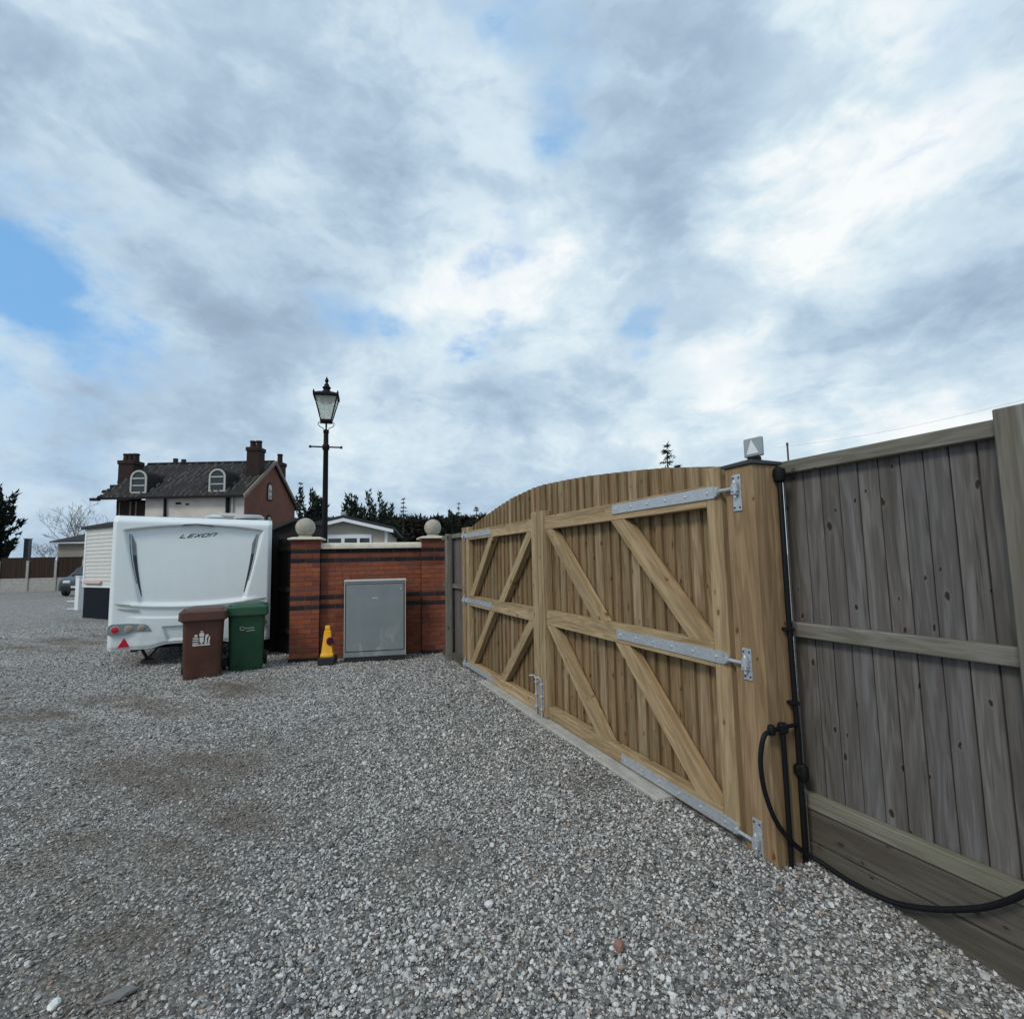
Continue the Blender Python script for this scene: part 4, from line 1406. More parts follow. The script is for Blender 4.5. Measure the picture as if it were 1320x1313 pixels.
# ------------------------------------------------------------------ wheelie bins
def bin_(label, loc, rz, mat, kind):
    b = thing('wheelie_bin', label, 'bin', loc, rz, 'wheelie bins behind the caravan')
    wb_, wt, db, dt, H = 0.215, 0.246, 0.24, 0.31, 0.86

    def loop(hw, y0, y1, z, r=0.05):
        pts = []
        for (cx_, cy_, a0) in ((hw - r, y0 + r, -90), (hw - r, y1 - r, 0), (-hw + r, y1 - r, 90), (-hw + r, y0 + r, 180)):
            for k in range(4):
                a_ = math.radians(a0 + 30 * k)
                pts.append((cx_ + r * math.cos(a_), cy_ + r * math.sin(a_), z))
        return pts
    mb = MB()
    mb.frustum([loop(wb_ - .01, -.2, .24, 0.0), loop(wb_, -.212, .25, 0.03), loop(wt - .012, -.262, .33, H - .11), loop(wt - .012, -.262, .33, H - .1)])
    mb.build('body', mat, b, True)
    mb = MB()
    mb.frustum([loop(wt - .008, -.266, .335, H - .098), loop(wt + .01, -.285, .35, H - .095), loop(wt + .012, -.288, .352, H - .03), loop(wt + .01, -.285, .35, H - .02)])
    mb.build('rim_band', mat, b, True)
    mb = MB()
    mb.frustum([loop(wt + .026, -.315, .35, H - .075, .04), loop(wt + .034, -.327, .355, H - .07, .04), loop(wt + .030, -.325, .355, H + .035, .05), loop(wt + .01, -.29, .35, H + .055, .06), loop(wt - .07, -.2, .3, H + .08, .07), loop(wt - .1, -.16, .27, H + .082, .07)])
    mb.build('lid', mat, b, True)
    hd = MB()
    hd.tube([(-wt, .37, H - .03), (wt, .37, H - .03)], 0.016, 8)
    for s_ in (-.2, 0, .2):
        hd.box(s_ - .015, s_ + .015, .33, .385, H - .06, H + .03, .005)
    hd.build('handle_bar', mat, b, True)
    lug = MB()
    for sx in (-1, 1):
        lug.box(sx * (wt - .03) - .02, sx * (wt - .03) + .02, -.26, -.2, H + .05, H + .075, .008)
    lug.build('lid_lugs', mat, b)['kind'] = 'stuff'
    for sx in (-1, 1):
        wh = MB().lathe([(0.06, -0.026), (0.095, -0.024), (0.10, 0), (0.095, 0.024), (0.06, 0.026)], 18, (0, 0, 0), Matrix.Translation((sx * .245, .27, .10)) @ Matrix.Rotation(math.pi / 2, 4, 'Y')).build('wheel', M_rub, b, True)
        MB().lathe([(0.055, -0.029), (0.055, 0.029)], 14, (0, 0, 0), Matrix.Translation((sx * .245, .27, .10)) @ Matrix.Rotation(math.pi / 2, 4, 'Y')).build('hub', M_vent, wh)

    def fy(z):                                       # front face of the body
        return -.212 - (.05) * (z - .03) / (H - .14)
    pm = MB()
    if kind == 'crest':
        # shield between two supporters over a scroll, with a crown above
        shapes = [[(-.025, .55), (.028, .55), (.03, .59), (.0, .605), (-.028, .59)], [(-.022, .478), (.0, .455), (.024, .478), (.024, .54), (-.022, .54)],
                  [(-.1, .43), (.095, .43), (.102, .448), (-.105, .448)], [(.035, .455), (.06, .455), (.062, .53), (.085, .56), (.07, .578), (.044, .565), (.04, .5)],
                  [(.068, .455), (.092, .455), (.1, .545), (.084, .54)], [(-.098, .52), (-.036, .515), (-.034, .53), (-.1, .538)], [(-.1, .49), (-.034, .485), (-.034, .50), (-.102, .507)],
                  [(-.1, .458), (-.034, .455), (-.034, .47), (-.102, .474)], [(-.085, .55), (-.045, .545), (-.05, .575), (-.078, .575)], [(-.012, .61), (.014, .61), (.018, .622), (-.016, .622)]]
        for sh in shapes:
            pts = [(p[0] - .01, p[1] + .02) for p in sh]
            n = len(pts)
            pm.add([(p[0], fy(p[1]) - .004, p[1]) for p in pts] + [(p[0], fy(p[1]) + .002, p[1]) for p in pts], [list(range(n)), list(range(n, 2 * n))[::-1]] + [[i, (i + 1) % n, n + (i + 1) % n, n + i] for i in range(n)])
        pm.build('crest_print', M_print, b)
    else:
        ring = [(-.055 + .03 * math.cos(a_), .0, .60 + .024 * math.sin(a_)) for a_ in [math.radians(40 + 12 * k) for k in range(25)]]
        wv = [(-.03 + .0125 * k, 0, .594 + (.014 if k % 2 else 0)) for k in range(11)]
        for path, rr in ((ring, .0045), (wv, .0042), ([(-.005, 0, .562), (.105, 0, .566)], .004)):
            pm.tube([(p[0], fy(p[2]) - .001, p[2]) for p in path], rr, 5)
        pm.build('script_print', M_print, b)
    return b


bin_('brown wheelie bin with white crest standing behind the caravan', (*at(263.5, 800, 7.26).xy, -0.015), 0.47, M_brown, 'crest')
bin_('dark green wheelie bin with small white script beside the brown one', (*at(319, 800, 7.72).xy, -0.005), 0.44, M_green, 'script')

# ------------------------------------------------------------------ dark fence and shed between caravan and wall
df_ = thing('dark_fence', 'dark timber fence in shadow between caravan and brick wall', 'fence', (-3.52, 8.75, 0), math.atan2(0.9, -1.25))
for k in range(13):
    timber('board', (0.06 + k * .122, 0, -0.05), (0.06 + k * .122, 0, 1.93 + random.uniform(-.01, .01)), 0.116, 0.02, M_darkfence, df_, bev=0.002)
for zc in (0.35, 1.05, 1.75):
    timber('rail', (0, 0.035, zc), (1.6, 0.035, zc), 0.08, 0.045, M_darkfence, df_)
for x in (0.75, 1.58):
    timber('fence_post', (x, 0.06, -0.1), (x, 0.06, 1.98), 0.09, 0.09, M_darkfence, df_)
sh = thing('timber_shed', 'dark timber shed with sloping roof behind the brick wall', 'shed', (-6.9, 14.4, 0), 0.0)
sm = MB()
sm.prism([(-.6, 0), (0.84, 0), (0.84, 2.62), (-.6, 2.05)], 1, 0, 2.2)
sm.build('shed_wall', M_darkfence, sh)
sm = MB()
sm.prism([(-.75, 2.0), (0.92, 2.66), (0.92, 2.74), (-.75, 2.08)], 1, -0.15, 2.3)
sm.build('shed_roof', M_felt, sh)

# ------------------------------------------------------------------ static caravan, railing, car
st = thing('static_caravan', 'cream static caravan with boarded side and dark skirt beyond the touring caravan', 'static caravan', (-13.14, 16.0, 0), math.atan2(-0.8, 1.4))
LS = 3.4
MB().box(0.05, LS - .05, 0.06, 3.4, 0.9, 2.62).build('wall_core', M_clad, st)
n = 15
for k in range(n):
    z0 = 0.98 + k * 0.113
    mb = MB().prism([(0.0, z0), (-0.022, z0 + 0.004), (-0.004, z0 + 0.1125), (0.04, z0 + 0.1125), (0.04, z0)], 0, 0.1, LS - 0.1)
    mb.build('cladding_board', M_clad, st)
for x in (0.0, LS - .1):
    MB().box(x, x + .1, -0.03, 0.06, 0.9, 2.66, 0.004).build('corner_trim', M_wplast, st)
MB().box(0.0, LS, -0.02, 0.06, 0.895, 0.978, 0.004).build('base_trim', M_wplast, st)
MB().frustum([[(-.12, -.1, 2.66), (LS + .12, -.1, 2.66), (LS + .12, 3.5, 2.66), (-.12, 3.5, 2.66)], [(-.12, -.1, 2.74), (LS + .12, -.1, 2.74), (LS + .12, 3.5, 2.74), (-.12, 3.5, 2.74)], [(LS / 2 - .05, -.08, 2.80), (LS / 2 + .05, -.08, 2.80), (LS / 2 + .05, 3.45, 2.80), (LS / 2 - .05, 3.45, 2.80)]]).build('roof', M_felt, st)
MB().box(0.06, LS - .06, 0.0, 3.35, -0.05, 0.893).build('skirt', M_skirt, st)
pk = tag(MB().box(0.22, 1.25, -0.10, -0.022, 1.0, 1.09, 0.02).build('letter_tray', M_pink, None, False, st.matrix_basis), 'pale pink tray hung low on the static caravan wall', 'tray')
rl = thing('white_railing', 'short white plastic post and handrail beside the static caravan', 'railing', (-15.65, 18.9, 0), -0.25)
MB().box(-.09, .09, -.09, .09, -0.05, 1.16, 0.01).build('railing_post', M_wplast, rl)
MB().box(-.11, .11, -.11, .11, 1.16, 1.2, 0.015).build('post_top', M_wplast, rl)
MB().tube([(0.05, 0, 1.02), (1.4, 0.2, 1.28)], 0.05, 8).build('handrail', M_wplast, rl)
for z in (0.25, 0.52):
    MB().box(-0.55, -.1, -.02, .02, z - .25, z - .215, .01).build('step_edge', M_wplast, rl)

car = thing('parked_car', 'dark blue-grey hatchback parked by the far fence, half hidden', 'car', (*at(99, 764, 27.5).xy, 0), math.radians(108))
sidep = [(0.0, 0.38), (0.02, 0.62), (0.12, 0.82), (0.45, 0.95), (1.05, 1.04), (1.75, 1.52), (2.2, 1.62), (3.1, 1.6), (3.75, 1.3), (3.95, 1.0), (4.02, 0.6), (3.98, 0.35)]
lows = [0.30] * len(sidep)
mb = MB()
for (hw0, hw1) in ((0.86, 0.60),):
    L, R = [], []
    for x, z in sidep:
        t_ = sstep(0.9, 1.6, z)
        hw = (0.86 - 0.05 * (1 - sstep(0, .4, x))) * (1 - t_) + 0.62 * t_
        L.append((x, -hw, z)); R.append((x, hw, z))
    nn = len(L)
    bl_ = [(x, -0.8, 0.3) for x, z in sidep]
    br_ = [(x, 0.8, 0.3) for x, z in sidep]
    rings = [[bl_[i], L[i], R[i], br_[i]] for i in range(nn)]
    mb.frustum(rings)
mb.build('body', M_carp, car, True)
MB().frustum([[(1.08, -.70, 1.06), (1.70, -.585, 1.49), (1.70, .585, 1.49), (1.08, .70, 1.06)], [(1.05, -.70, 1.10), (1.66, -.585, 1.53), (1.66, .585, 1.53), (1.05, .70, 1.10)]]).build('windscreen', M_glass, car)
for sy in (-1, 1):
    MB().prism([(1.3, 1.08), (1.85, 1.47), (3.0, 1.5), (3.5, 1.12)], 1, sy * 0.64, sy * 0.80).build('side_window', M_glass, car)
    for x in (0.75, 3.2):
        w1 = MB().lathe([(0.2, -.1), (0.30, -.095), (0.315, 0), (0.30, .095), (0.2, .1)], 20, (0, 0, 0), Matrix.Translation((x, sy * .78, .31)) @ Matrix.Rotation(math.pi / 2, 4, 'X')).build('wheel', M_rub, car, True)
        MB().lathe([(0.19, -.105), (0.19, .105)], 12, (0, 0, 0), Matrix.Translation((x, sy * .78, .31)) @ Matrix.Rotation(math.pi / 2, 4, 'X')).build('rim', M_galv, w1)
    MB().box(0.03, 0.22, sy * .5 - .16, sy * .5 + .16, .68, .82, .03).build('headlight', M_wplast, car)
MB().box(-.03, .1, -.72, .72, .33, .58, .04).build('front_bumper', M_rub, car)
MB().box(-.045, -.031, -.26, .26, .44, .54).build('number_plate', M_wplast, car)

# ------------------------------------------------------------------ far boundary fence
ff = thing('boundary_fence', 'far brown panel fence with concrete posts and gravel boards', 'fence', (0, 0, 0))
A, B = Vector((-36.4, 33.1, 0)), Vector((-24.6, 36.6, 0))
dv = (B - A)
NP = 8
for k in range(NP + 1):
    p = A + dv * (k / NP)
    rz = math.atan2(dv.y, dv.x)
    T = Matrix.Translation(p) @ Matrix.Rotation(rz, 4, 'Z')
    MB().box(-.07, .07, -.08, .06, -0.1, 2.0, .01).build('concrete_post', M_conc, ff, False, T)
    if k < NP:
        Lp = dv.length / NP
        MB().box(.071, Lp - .071, -.025, .025, -0.1, 0.86).build('gravel_board', M_conc, ff, False, T)
        for q in range(10):
            xa = .071 + (Lp - .142) * q / 10
            MB().box(xa, xa + (Lp - .142) / 10 - .006, -.012 - .008 * (q % 2), .018, .861, 2.17).build('panel_board', M_farpanel, ff, False, T)
        MB().box(.071, Lp - .071, -.03, .03, 2.171, 2.22).build('capping_rail', M_farpanel, ff, False, T)

# things beyond that fence
bg = thing('bungalow', 'cream bungalow with dark hipped roof beyond the far fence', 'house', (-36.7, 42, 0), 0.12)
MB().box(0, 7, 0, 7, -0.1, 3.55).build('wall', M_beige2, bg)
MB().frustum([[(-.4, -.4, 3.5), (7.4, -.4, 3.5), (7.4, 7.4, 3.5), (-.4, 7.4, 3.5)], [(-.4, -.4, 3.62), (7.4, -.4, 3.62), (7.4, 7.4, 3.62), (-.4, 7.4, 3.62)], [(3.2, 3, 5.1), (3.8, 3, 5.1), (3.8, 4, 5.1), (3.2, 4, 5.1)]]).build('roof', M_felt, bg)
MB().box(-.42, 7.42, -.42, -.36, 3.42, 3.54).build('fascia_board', M_wplast, bg)
cs = thing('grey_stack', 'square grey block stack rising beyond the far fence', 'stack', (-37.3, 40, 0))
MB().box(-.18, .18, -.16, .16, 0, 3.72, .02).build('shaft', simple('grey_stack_block', (0.10, 0.11, 0.13), 0.8), cs)
MB().box(-.21, .21, -.19, .19, 3.721, 3.80, .01).build('capping', M_conc, cs)

# ------------------------------------------------------------------ derelict brick house
hs = thing('derelict_house', 'derelict brick and white rendered house with arched dormers and broken roof', 'house', (0, 0, 0))
XL, XR, XW, YF, YB, YR, ZE, ZR = -24.0, -16.05, -22.0, 31.0, 38.2, 34.6, 5.6, 8.33
MB().box(XL, XW, YF + .35, YB, -0.1, 5.5).build('brick_wing', M_oldbrick, hs)
MB().box(XW, XR - .012, YF, YF + .3, -0.1, 5.58).build('rendered_wall', M_render, hs)
gb = MB().prism([(YF + .005, -0.1), (YB, -0.1), (YB, 5.55), (YR, 8.12), (YF + .005, 5.55)], 0, XR - .3, XR)
gb.build('gable_wall', M_housebrick, hs)
# roof planes
OV = 0.4
pitch = (ZR - ZE) / (YR - YF + OV)
rf = MB()
rf.add([(XL - .55, YF - OV, ZE), (XR + .1, YF - OV, ZE), (XR + .1, YR, ZR), (XL - .55, YR, ZR), (XL - .55, YF - OV, ZE - .1), (XR + .1, YF - OV, ZE - .1), (XR + .1, YR, ZR - .12), (XL - .55, YR, ZR - .12)],
       [[0, 1, 2, 3], [7, 6, 5, 4], [0, 4, 5, 1], [1, 5, 6, 2], [2, 6, 7, 3], [3, 7, 4, 0]])
rf.add([(XL - .55, YR + .001, ZR), (XR + .1, YR + .001, ZR), (XR + .1, YB + OV, ZE - .1), (XL - .55, YB + OV, ZE - .1), (XL - .55, YR + .001, ZR - .12), (XR + .1, YR + .001, ZR - .12), (XR + .1, YB + OV, ZE - .22), (XL - .55, YB + OV, ZE - .22)],
       [[0, 1, 2, 3], [7, 6, 5, 4], [0, 4, 5, 1], [1, 5, 6, 2], [2, 6, 7, 3], [3, 7, 4, 0]])
roof = rf.build('roof', M_slate, hs)
nrm = Vector((0, -pitch, 1)).normalized()
rr_ = MB()
x = XL - .5
k = 0
while x < XR:
    n_ = 14
    y0 = YF - OV
    for q in range(n_):
        ya, yb = y0 + (YR - y0) * q / n_, y0 + (YR - y0) * (q + 1) / n_
        if random.random() < 0.24 or mnoise.noise((x * .7, ya * .9, 2.0)) > 0.28:
            continue
        za, zb_ = ZE + (ya - y0) * pitch, ZE + (yb - y0) * pitch
        hh = 0.10 + random.uniform(-.03, .04)
        dx = random.uniform(-.07, .07)
        rr_.add([(x + dx, ya, za + .002), (x + .05 + dx, ya, za + hh + .02), (x + .11 + dx, ya, za + .002), (x + dx, yb, zb_ + .002), (x + .05 + dx, yb, zb_ + hh), (x + .11 + dx, yb, zb_ + .002)], [[0, 1, 4, 3], [1, 2, 5, 4], [0, 2, 1]])
    x += 0.36
    k += 1
ro = rr_.build('tile_rolls', M_sliver, roof)
ro['kind'] = 'stuff'
rg = MB()
for q in range(22):
    ya = YF - OV - .25 + (YR - YF + OV) * q / 22 + random.uniform(-.1, .1)
    za = ZE + (ya - YF + OV) * pitch
    ex = random.uniform(.05, .4)
    rg.box(XL - .551 - ex, XL - .45, ya, ya + random.uniform(.12, .3), za - .05 + random.uniform(-.03, .05), za + .03 + random.uniform(0, .07))
rgo = rg.build('loose_slates', M_slate, roof)
rgo['kind'] = 'stuff'
MB().tube([(XL - .5, YR, ZR + .02), (XR + .08, YR, ZR + .02)], 0.09, 6).build('ridge_tiles', M_slate, roof)
for k in range(2):
    xx = -22.65 + 0.55 * k
    MB().box(xx - .11, xx + .11, YR - .1, YR + .1, ZR + .02, ZR + .36 - .07 * k).build('ridge_vent', M_slate, roof)
# verge on the gable
for ya, za, yb, zb_ in ((YF - OV, ZE - .12, YR, ZR - .06), (YB + OV, ZE - .2, YR, ZR - .06)):
    MB().prism([(ya, za - .1), (yb, zb_ - .1), (yb, zb_ + .14), (ya, za + .14)], 0, XR + .101, XR + .22).build('verge_coping', M_stonecop, hs)
MB().box(XL - .5, XR + .1, YF - OV - .1, YF - OV - .005, ZE - .14, ZE - .02).build('gutter', M_black, hs)
# chimneys
def chimney(x0, x1, y0, y1, z0, z1, pots, potz):
    c_ = MB()
    c_.box(x0, x1, y0, y1, z0, z1 - .25)
    c_.box(x0 - .06, x1 + .06, y0 - .06, y1 + .06, z1 - .249, z1, .02)
    ch = c_.build('chimney', M_oldbrick, hs)
    for q in range(pots):
        px_ = x0 + (x1 - x0) * (q + .5) / pots
        MB().lathe([(.19, z1 + .001), (.18, z1 + .1), (.165, potz - .12), (.20, potz - .1), (.19, potz)], 10, (px_, (y0 + y1) / 2, 0)).build('chimney_pot', M_oldbrick, ch, True)


chimney(-25.05, -24.1, 32.7, 33.6, 5.2, 8.25, 3, 8.75)
chimney(-16.88, -16.1, 32.7, 33.5, 6.0, 8.95, 2, 9.42)
chimney(-16.75, -16.2, 36.2, 36.9, 6.0, 8.62, 1, 9.25)
# arched dormers
def arch(hw, z0, zs, n=10):
    return [(-hw, z0), (hw, z0)] + [(hw * math.cos(math.pi * k / n), zs + hw * math.sin(math.pi * k / n)) for k in range(n + 1)]


for xc in (-22.5, -17.75):
    dm = thing('dormer', None, None)
    dm.parent = hs
    z0, zs, hw, yf = 5.85, 6.78, 0.50, 31.05
    T = Matrix.Translation((xc, 0, 0))
    MB().prism(arch(hw + .06, z0 - .05, zs), 1, yf + .02, yf + 2.6, T).build('dormer_shell', M_slate, dm)
    fo = arch(hw, z0, zs)
    fi = arch(hw - .10, z0 + .11, zs)
    fr = MB()
    n_ = len(fo)
    vs = [(p[0], yf - .05, p[1]) for p in fo] + [(p[0], yf - .05, p[1]) for p in fi] + [(p[0], yf + .019, p[1]) for p in fo] + [(p[0], yf + .019, p[1]) for p in fi]
    fs = []
    for i in range(n_):
        j = (i + 1) % n_
        fs += [[i, j, n_ + j, n_ + i], [i, 2 * n_ + i, 2 * n_ + j, j], [n_ + i, n_ + j, 3 * n_ + j, 3 * n_ + i]]
    fr.add(vs, fs, T)
    fr.build('window_frame', M_wframe, dm)
    MB().prism(fi, 1, yf + .004, yf + .018, T).build('window_pane', M_glass, dm)
    MB().box(-hw + .131, hw - .131, yf - .045, yf + .003, zs - .04, zs + .04, 0, T).build('glazing_bar', M_wframe, dm)
    MB().box(-hw + .131, hw - .131, yf - .03, yf + .003, zs - .47, zs - .40, 0, T).build('glazing_bar', M_wframe, dm)
# wing windows, lean-to, pipes, gable windows
for x0 in (-23.75, -22.75):
    f_ = MB().box(x0, x0 + .6, YF + .30, YF + .349, 4.35, 5.35).build('boarded_window', M_oldbrick, hs)
    for xx in (x0 - .05, x0 + .6):
        MB().box(xx, xx + .07, YF + .27, YF + .349, 4.3, 5.4).build('window_jamb', M_stonecop, f_)
    MB().box(x0 - .1, x0 + .7, YF + .22, YF + .349, 4.22, 4.299).build('window_sill', M_wframe, f_)
MB().frustum([[(XL - .1, YF - 1.2, 3.2), (XW - .02, YF - 1.2, 3.2), (XW - .02, YF + .3, 4.15), (XL - .1, YF + .3, 4.15)], [(XL - .1, YF - 1.2, 3.3), (XW - .02, YF - 1.2, 3.3), (XW - .02, YF + .3, 4.25), (XL - .1, YF + .3, 4.25)]]).build('lean_to_roof', M_slate, hs)
MB().tube([(-20.75, YF - .12, 5.5), (-20.75, YF - .08, 4.0)], .08, 8).build('downpipe', M_black, hs)
MB().tube([(-21.35, YF - .08, 4.35), (-20.83, YF - .08, 4.35)], .08, 8).build('waste_pipe', M_black, hs)
MB().tube([(-17.0, YF - .14, 5.6), (-17.0, YF - .08, 3.5)], .11, 8).build('downpipe', M_black, hs)
MB().tube([(-16.72, YF - .12, 5.75), (-16.72, YF - .08, 3.5)], .055, 8).build('vent_pipe', M_wframe, hs)
for a_, b_, c_ in ((-20.2, 5.2, .25), (-19.6, 5.15, .16), (-18.3, 3.95, .3)):
    MB().box(a_, a_ + c_ * 1.4, YF - .004, YF - .001, b_ - .06, b_ + c_ * .3).build('lost_render_patch', M_oldbrick, hs)
for zc, hh in ((6.25, .62), (4.2, .4)):
    yy = YR - .45
    f_ = MB().prism(arch(.36, zc - hh, zc + hh * .4), 0, XR + .002, XR + .05, Matrix.Translation((0, yy, 0))).build('gable_window', M_oldbrick, hs)
    MB().prism(arch(.24, zc - hh + .1, zc + hh * .35), 0, XR + .051, XR + .07, Matrix.Translation((0, yy - .02, 0))).build('window_frame', M_wframe, f_)
    for q in (-1, 1):
        for zq in (zc - hh + .16, zc - hh * .15):
            MB().box(XR + .071, XR + .076, yy + q * .1 - .075, yy + q * .1 + .075, zq, zq + hh * .36).build('window_pane', M_glass, f_)

# ------------------------------------------------------------------ lodge behind the wall
lg = thing('park_lodge', 'beige park lodge with white bargeboards and windows behind the brick wall', 'lodge', (-7.12, 22.0, 0), 0.17)
hw, ze, za = 1.72, 2.86, 3.28
MB().prism([(-hw, 0), (hw, 0), (hw, ze), (0, za), (-hw, ze)], 1, 0, 9).build('wall', M_beige, lg)
for sx in (-1, 1):
    s_ = (za - ze) / hw
    e = hw + .35
    q = [(0, za + .06), (sx * e, za + .06 - s_ * e), (sx * e, za + .19 - s_ * e), (0, za + .19)]
    MB().prism(q, 1, -0.35, 9.3).build('roof', M_felt, lg)
    q = [(0, za - .08), (sx * (e - .03), za - .08 - s_ * (e - .03)), (sx * (e - .03), za + .055 - s_ * (e - .03)), (0, za + .055)]
    MB().prism(q, 1, -0.38, -0.30).build('bargeboard', M_wplast, lg)
    MB().box(sx * hw - .06, sx * hw + .06, -.03, .05, 0, ze - .04).build('corner_trim', M_wplast, lg)
MB().lathe([(.1, za + .16), (.1, za + .3), (.02, za + .33)], 8, (0, -.25, 0)).build('ridge_finial', M_vent, lg)
wf = MB().box(-.72, 1.12, -.05, -.001, 1.0, 2.66).build('window', M_wplast, lg)
for x0, x1 in ((-.64, -.12), (.02, .52), (.64, 1.04)):
    MB().box(x0, x1, -.058, -.051, 1.1, 2.50).build('pane', M_glass, wf)
wf = MB().box(hw + .001, hw + .05, 0.5, 1.7, 1.4, 2.45).build('window', M_wframe, lg)
MB().box(hw + .051, hw + .058, .65, 1.55, 1.5, 2.35).build('pane', M_glass, wf)

# ------------------------------------------------------------------ trees
def conifer(label, base, H, R, seed, mat=None, z0=0.25, droop=0.35, group=None, dens=1.0, leaf=0.22, whorls=None, power=0.9):
    r = random.Random(seed)
    t_ = thing('conifer_tree', label, 'tree', base, r.uniform(0, 6.28), group)
    MB().tube([(0, 0, -0.1), (r.uniform(-.05, .05), 0, H * .5), (0, 0, H * .98)], [R * .09 + .03, R * .055 + .02, 0.012], 7).build('trunk', M_trunk, t_)
    vs, fs = [], []
    nw = whorls or max(9, int(H * 3.2))
    for k in range(nw):
        f = k / (nw - 1)
        z = H * (z0 + (0.985 - z0) * f)
        z += r.uniform(-.5, .5) * H * .5 / nw
        L = R * (1 - f) ** power * r.uniform(.55, 1.25) + 0.12 * R * (1 - f) + 0.05
        nb = max(4, int((9 - 4 * f) * dens))
        for b in range(nb):
            a = 2 * math.pi * (b + r.random() * .8) / nb + k
            Lb = L * r.uniform(.65, 1.12)
            d = Vector((math.cos(a), math.sin(a), 0))
            ns = max(3, int(Lb / (leaf * .42)))
            rise = r.uniform(-.1, .35)
            for q in range(ns):
                u = (q + .6) / ns
                p = d * (Lb * u) + Vector((0, 0, z + Lb * (rise * u - droop * u * u + .22 * u ** 3)))
                for _ in range(3):
                    sz = leaf * r.uniform(.55, 1.2) * (1.05 - .5 * u)
                    dir_ = (d * r.uniform(.2, 1) + Vector((r.uniform(-1, 1), r.uniform(-1, 1), r.uniform(-.45, .5)))).normalized()
                    sd_ = dir_.cross(Vector((r.uniform(-1, 1), r.uniform(-1, 1), r.uniform(-1, 1)))).normalized()
                    o_ = len(vs)
                    vs += [p - sd_ * sz * .16, p + dir_ * sz + Vector((0, 0, -.05 * sz)), p + sd_ * sz * .16]
                    fs.append([o_, o_ + 1, o_ + 2])
    me = bpy.data.meshes.new('crown')
    me.from_pydata([tuple(v) for v in vs], [], fs)
    me.materials.append(mat or M_con)
    o = bpy.data.objects.new('crown', me)
    C.objects.link(o)
    o.parent = t_
    return t_


def bushy(label, base, H, R, seed, mat=None, n_sp=46, group=None, leaf=0.26, low=0.1):
    """evergreen made of many upswept plumes"""
    r = random.Random(seed)
    t_ = thing('evergreen_tree', label, 'tree', base, 0, group)
    tr = MB().tube([(0, 0, -0.1), (0, 0, H * .55)], [R * .1, R * .04], 7)
    vs, fs = [], []
    for k in range(n_sp):
        a = r.uniform(0, 6.28)
        f = r.random() ** .6
        zb = H * r.uniform(low, .72)
        tip = Vector((math.cos(a) * R * f, math.sin(a) * R * f, min(H, zb + H * r.uniform(.14, .34) * (1.15 - .5 * f))))
        if k < 4:
            tip = Vector((r.uniform(-.3, .3) * R, r.uniform(-.3, .3) * R, H * r.uniform(.92, 1.02)))
        b0 = Vector((tip.x * .35, tip.y * .35, zb * .8))
        tr.tube([b0, b0.lerp(tip, .5) + Vector((0, 0, -.04 * H)), tip], [.03, .018, .006], 4)
        n_ = 95
        for q in range(n_):
            u = q / n_
            p = b0.lerp(tip, u) + Vector((0, 0, -.16 * H * u * (1 - u)))
            wdt = R * .17 * (1.05 - u) + .03
            p = p + Vector((r.gauss(0, wdt), r.gauss(0, wdt), r.gauss(0, wdt * .8)))
            dir_ = ((tip - b0).normalized() + Vector((r.uniform(-.9, .9), r.uniform(-.9, .9), r.uniform(-.1, .6)))).normalized()
            sd_ = dir_.cross(Vector((r.uniform(-1, 1), r.uniform(-1, 1), r.uniform(-1, 1)))).normalized()
            sz = leaf * r.uniform(.6, 1.25)
            o_ = len(vs)
            vs += [p - sd_ * sz * .27, p + dir_ * sz, p + sd_ * sz * .27]
            fs.append([o_, o_ + 1, o_ + 2])
    tr.build('trunk', M_trunk, t_)
    me = bpy.data.meshes.new('crown')
    me.from_pydata([tuple(v) for v in vs], [], fs)
    me.materials.append(mat or M_con)
    o = bpy.data.objects.new('crown', me)
    C.objects.link(o)
    o.parent = t_
    return t_


def gp(px, Y):
    p = at(px, 720, Y)
    return (p.x, Y, -0.05)


bushy('broad dark evergreen beside the derelict house gable', gp(403, 30), 6.0, 1.15, 3, M_con2, 70, 'evergreens behind the wall')
conifer('narrow dark conifer touching the derelict house gable', gp(386, 34), 6.9, 1.0, 31, M_con2, .1, .2, 'evergreens behind the wall', 1.3)
bushy('plumed evergreen left of centre above the lodge roof', gp(452, 32), 5.7, 1.35, 5, M_con, 60, 'evergreens behind the wall')
bushy('tall plumed evergreen rising right of the lodge ridge', gp(486, 33), 5.9, 1.7, 8, M_con, 75, 'evergreens behind the wall')
conifer('thin spire conifer just right of the lodge roof end', gp(520, 36), 5.9, .95, 12, M_con, .2, .2, 'spire conifers')
conifer('small spire conifer above the right stone ball', gp(561, 42), 5.2, .9, 13, M_con, .2, .2, 'spire conifers')
bushy('dense dark evergreen between right ball and gate', gp(583, 40), 5.4, 1.3, 14, M_con2, 50, 'evergreens behind the wall')
conifer('pale spindly conifer above the far gate post', gp(592, 44), 6.4, .7, 15, M_wood, .2, .1, 'spire conifers', .5)
conifer('star topped conifer peeping over the far gate leaf', gp(615, 30), 4.65, 1.1, 16, M_con, .2, .35, 'spire conifers')
conifer('spiky conifer tip showing above the middle of the gate', (7.62, 25, -0.05), 7.05, 1.5, 21, M_con, .3, .45, None, .75, .30, 22, .8)
conifer('small conifer sprig just clearing the gate boards', (8.42, 26, -0.05), 6.15, 1.2, 22, M_con, .3, .5, None, .7, .3, 18)
bushy('huge black conifer hedge at the left edge beyond the far fence', (-38.6, 36.5, -0.05), 7.9, 3.0, 25, M_con2, 150, None, .42)
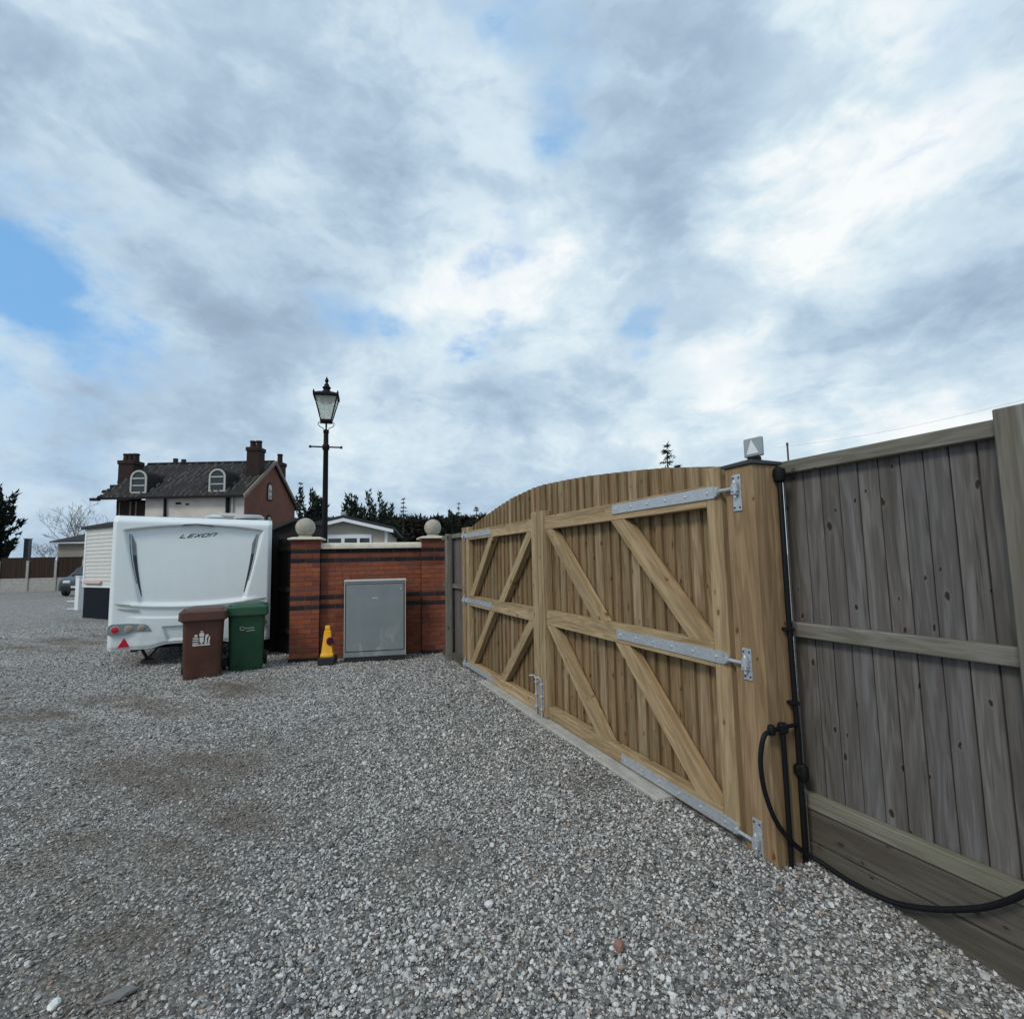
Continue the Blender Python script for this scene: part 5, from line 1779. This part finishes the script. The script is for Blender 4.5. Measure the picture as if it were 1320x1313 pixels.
# winter woodland in the distance, read as one mass
tv, tf = [], []
r = random.Random(4)
for k in range(30000):
    u = r.random()
    x = -19 + 22 * u
    top = 5.2 + .55 * mnoise.noise((x * .6, 0, 1)) + .35 * mnoise.noise((x * 2.1, 3, 1))
    z = top * r.random() ** .7
    y = 46 + r.uniform(-1.5, 2.5)
    p = Vector((x, y, z))
    d = Vector((r.uniform(-1, 1), r.uniform(-1, 1), r.uniform(-.3, 1.3))).normalized()
    s2 = d.cross(Vector((r.uniform(-1, 1), r.uniform(-1, 1), 1))).normalized()
    sz = r.uniform(.25, .6)
    o_ = len(tv)
    tv += [tuple(p - s2 * sz * .25), tuple(p + d * sz), tuple(p + s2 * sz * .25)]
    tf.append([o_, o_ + 1, o_ + 2])
me = bpy.data.meshes.new('treeline')
me.from_pydata(tv, [], tf)
me.materials.append(M_wood)
o = bpy.data.objects.new('treeline', me)
C.objects.link(o)
tag(o, 'dark winter woodland forming the skyline behind the lodge', None, None, 'stuff')


def bare_tree(label, base, H, spread, seed):
    r = random.Random(seed)
    t_ = thing('bare_tree', label, 'tree', base)
    tr, tw = MB(), MB()

    def grow(p, d, L, rad, lev):
        pts, rr = [p], [rad]
        q = p.copy()
        dd = d.copy()
        for k in range(3):
            dd = (dd + Vector((r.uniform(-.18, .18), r.uniform(-.18, .18), r.uniform(-.05, .14)))).normalized()
            q = q + dd * L / 3
            pts.append(q.copy()); rr.append(rad * (1 - .22 * (k + 1)))
        (tr if lev < 2 else tw).tube(pts, rr, 5 if lev < 2 else 3)
        if lev >= 6:
            return
        n = 3 if lev < 1 else r.choice((2, 3, 3))
        if lev == 0:
            n = 6
        for k in range(n):
            f = r.uniform(.45, 1)
            i = min(2, int(f * 3))
            sp = pts[i].lerp(pts[i + 1], f * 3 - i if f < 1 else 1)
            a = r.uniform(0, 6.28)
            side = Vector((math.cos(a), math.sin(a), 0)) * spread
            grow(sp, (dd + side * r.uniform(.5, 1.1)).normalized(), L * r.uniform(.62, .82), max(.010, rad * .5), lev + 1)
    grow(Vector((0, 0, -.1)), Vector((0, 0, 1)), H * .36, H * .022, 0)
    tr.build('trunk', M_twig, t_)
    me = bpy.data.meshes.new('crown')
    me.from_pydata(tw.v, [], tw.f)
    me.materials.append(M_twig)
    o = bpy.data.objects.new('crown', me)
    C.objects.link(o)
    o.parent = t_


bare_tree('leafless spreading tree behind the cream bungalow', (-50.4, 60, 0), 9.0, .75, 6)
bare_tree('low leafless tree left of the cream bungalow', (-53.8, 61, 0), 6.0, 1.0, 9)

# ------------------------------------------------------------------ odd stones on the gravel
def rock(name, label, loc, size, mat, seed):
    r = random.Random(seed)
    bm = bmesh.new()
    bmesh.ops.create_icosphere(bm, subdivisions=2, radius=1)
    for v_ in bm.verts:
        k_ = 1 + .35 * mnoise.noise(v_.co * 1.6 + Vector((seed, 0, 0)))
        v_.co = Vector((v_.co.x * size[0], v_.co.y * size[1], v_.co.z * size[2])) * k_
    me = bpy.data.meshes.new(name)
    bm.to_mesh(me)
    bm.free()
    me.materials.append(mat)
    o = bpy.data.objects.new(name, me)
    C.objects.link(o)
    o.location = (loc[0], loc[1], gz(loc[0], loc[1]) + size[2] * .75)
    o.rotation_euler = (0, 0, r.uniform(0, 3))
    tag(o, label, 'stone')


rock('stone', 'small round reddish stone lying alone on the grey gravel', (0.38, 2.16), (.024, .02, .02), simple('red_stone', (0.26, 0.14, 0.11), .8, scale=40), 3)
rock('stone', 'flat white stone near the lower left of the gravel', (-1.62, 1.95), (.026, .017, .012), simple('white_stone', (.72, .73, .70), .7, scale=40), 5)
rock('stone', 'large dark grey lump half buried beside the white stone', (-1.42, 1.98), (.055, .022, .014), simple('dark_stone', (.17, .165, .16), .85, scale=40), 8)
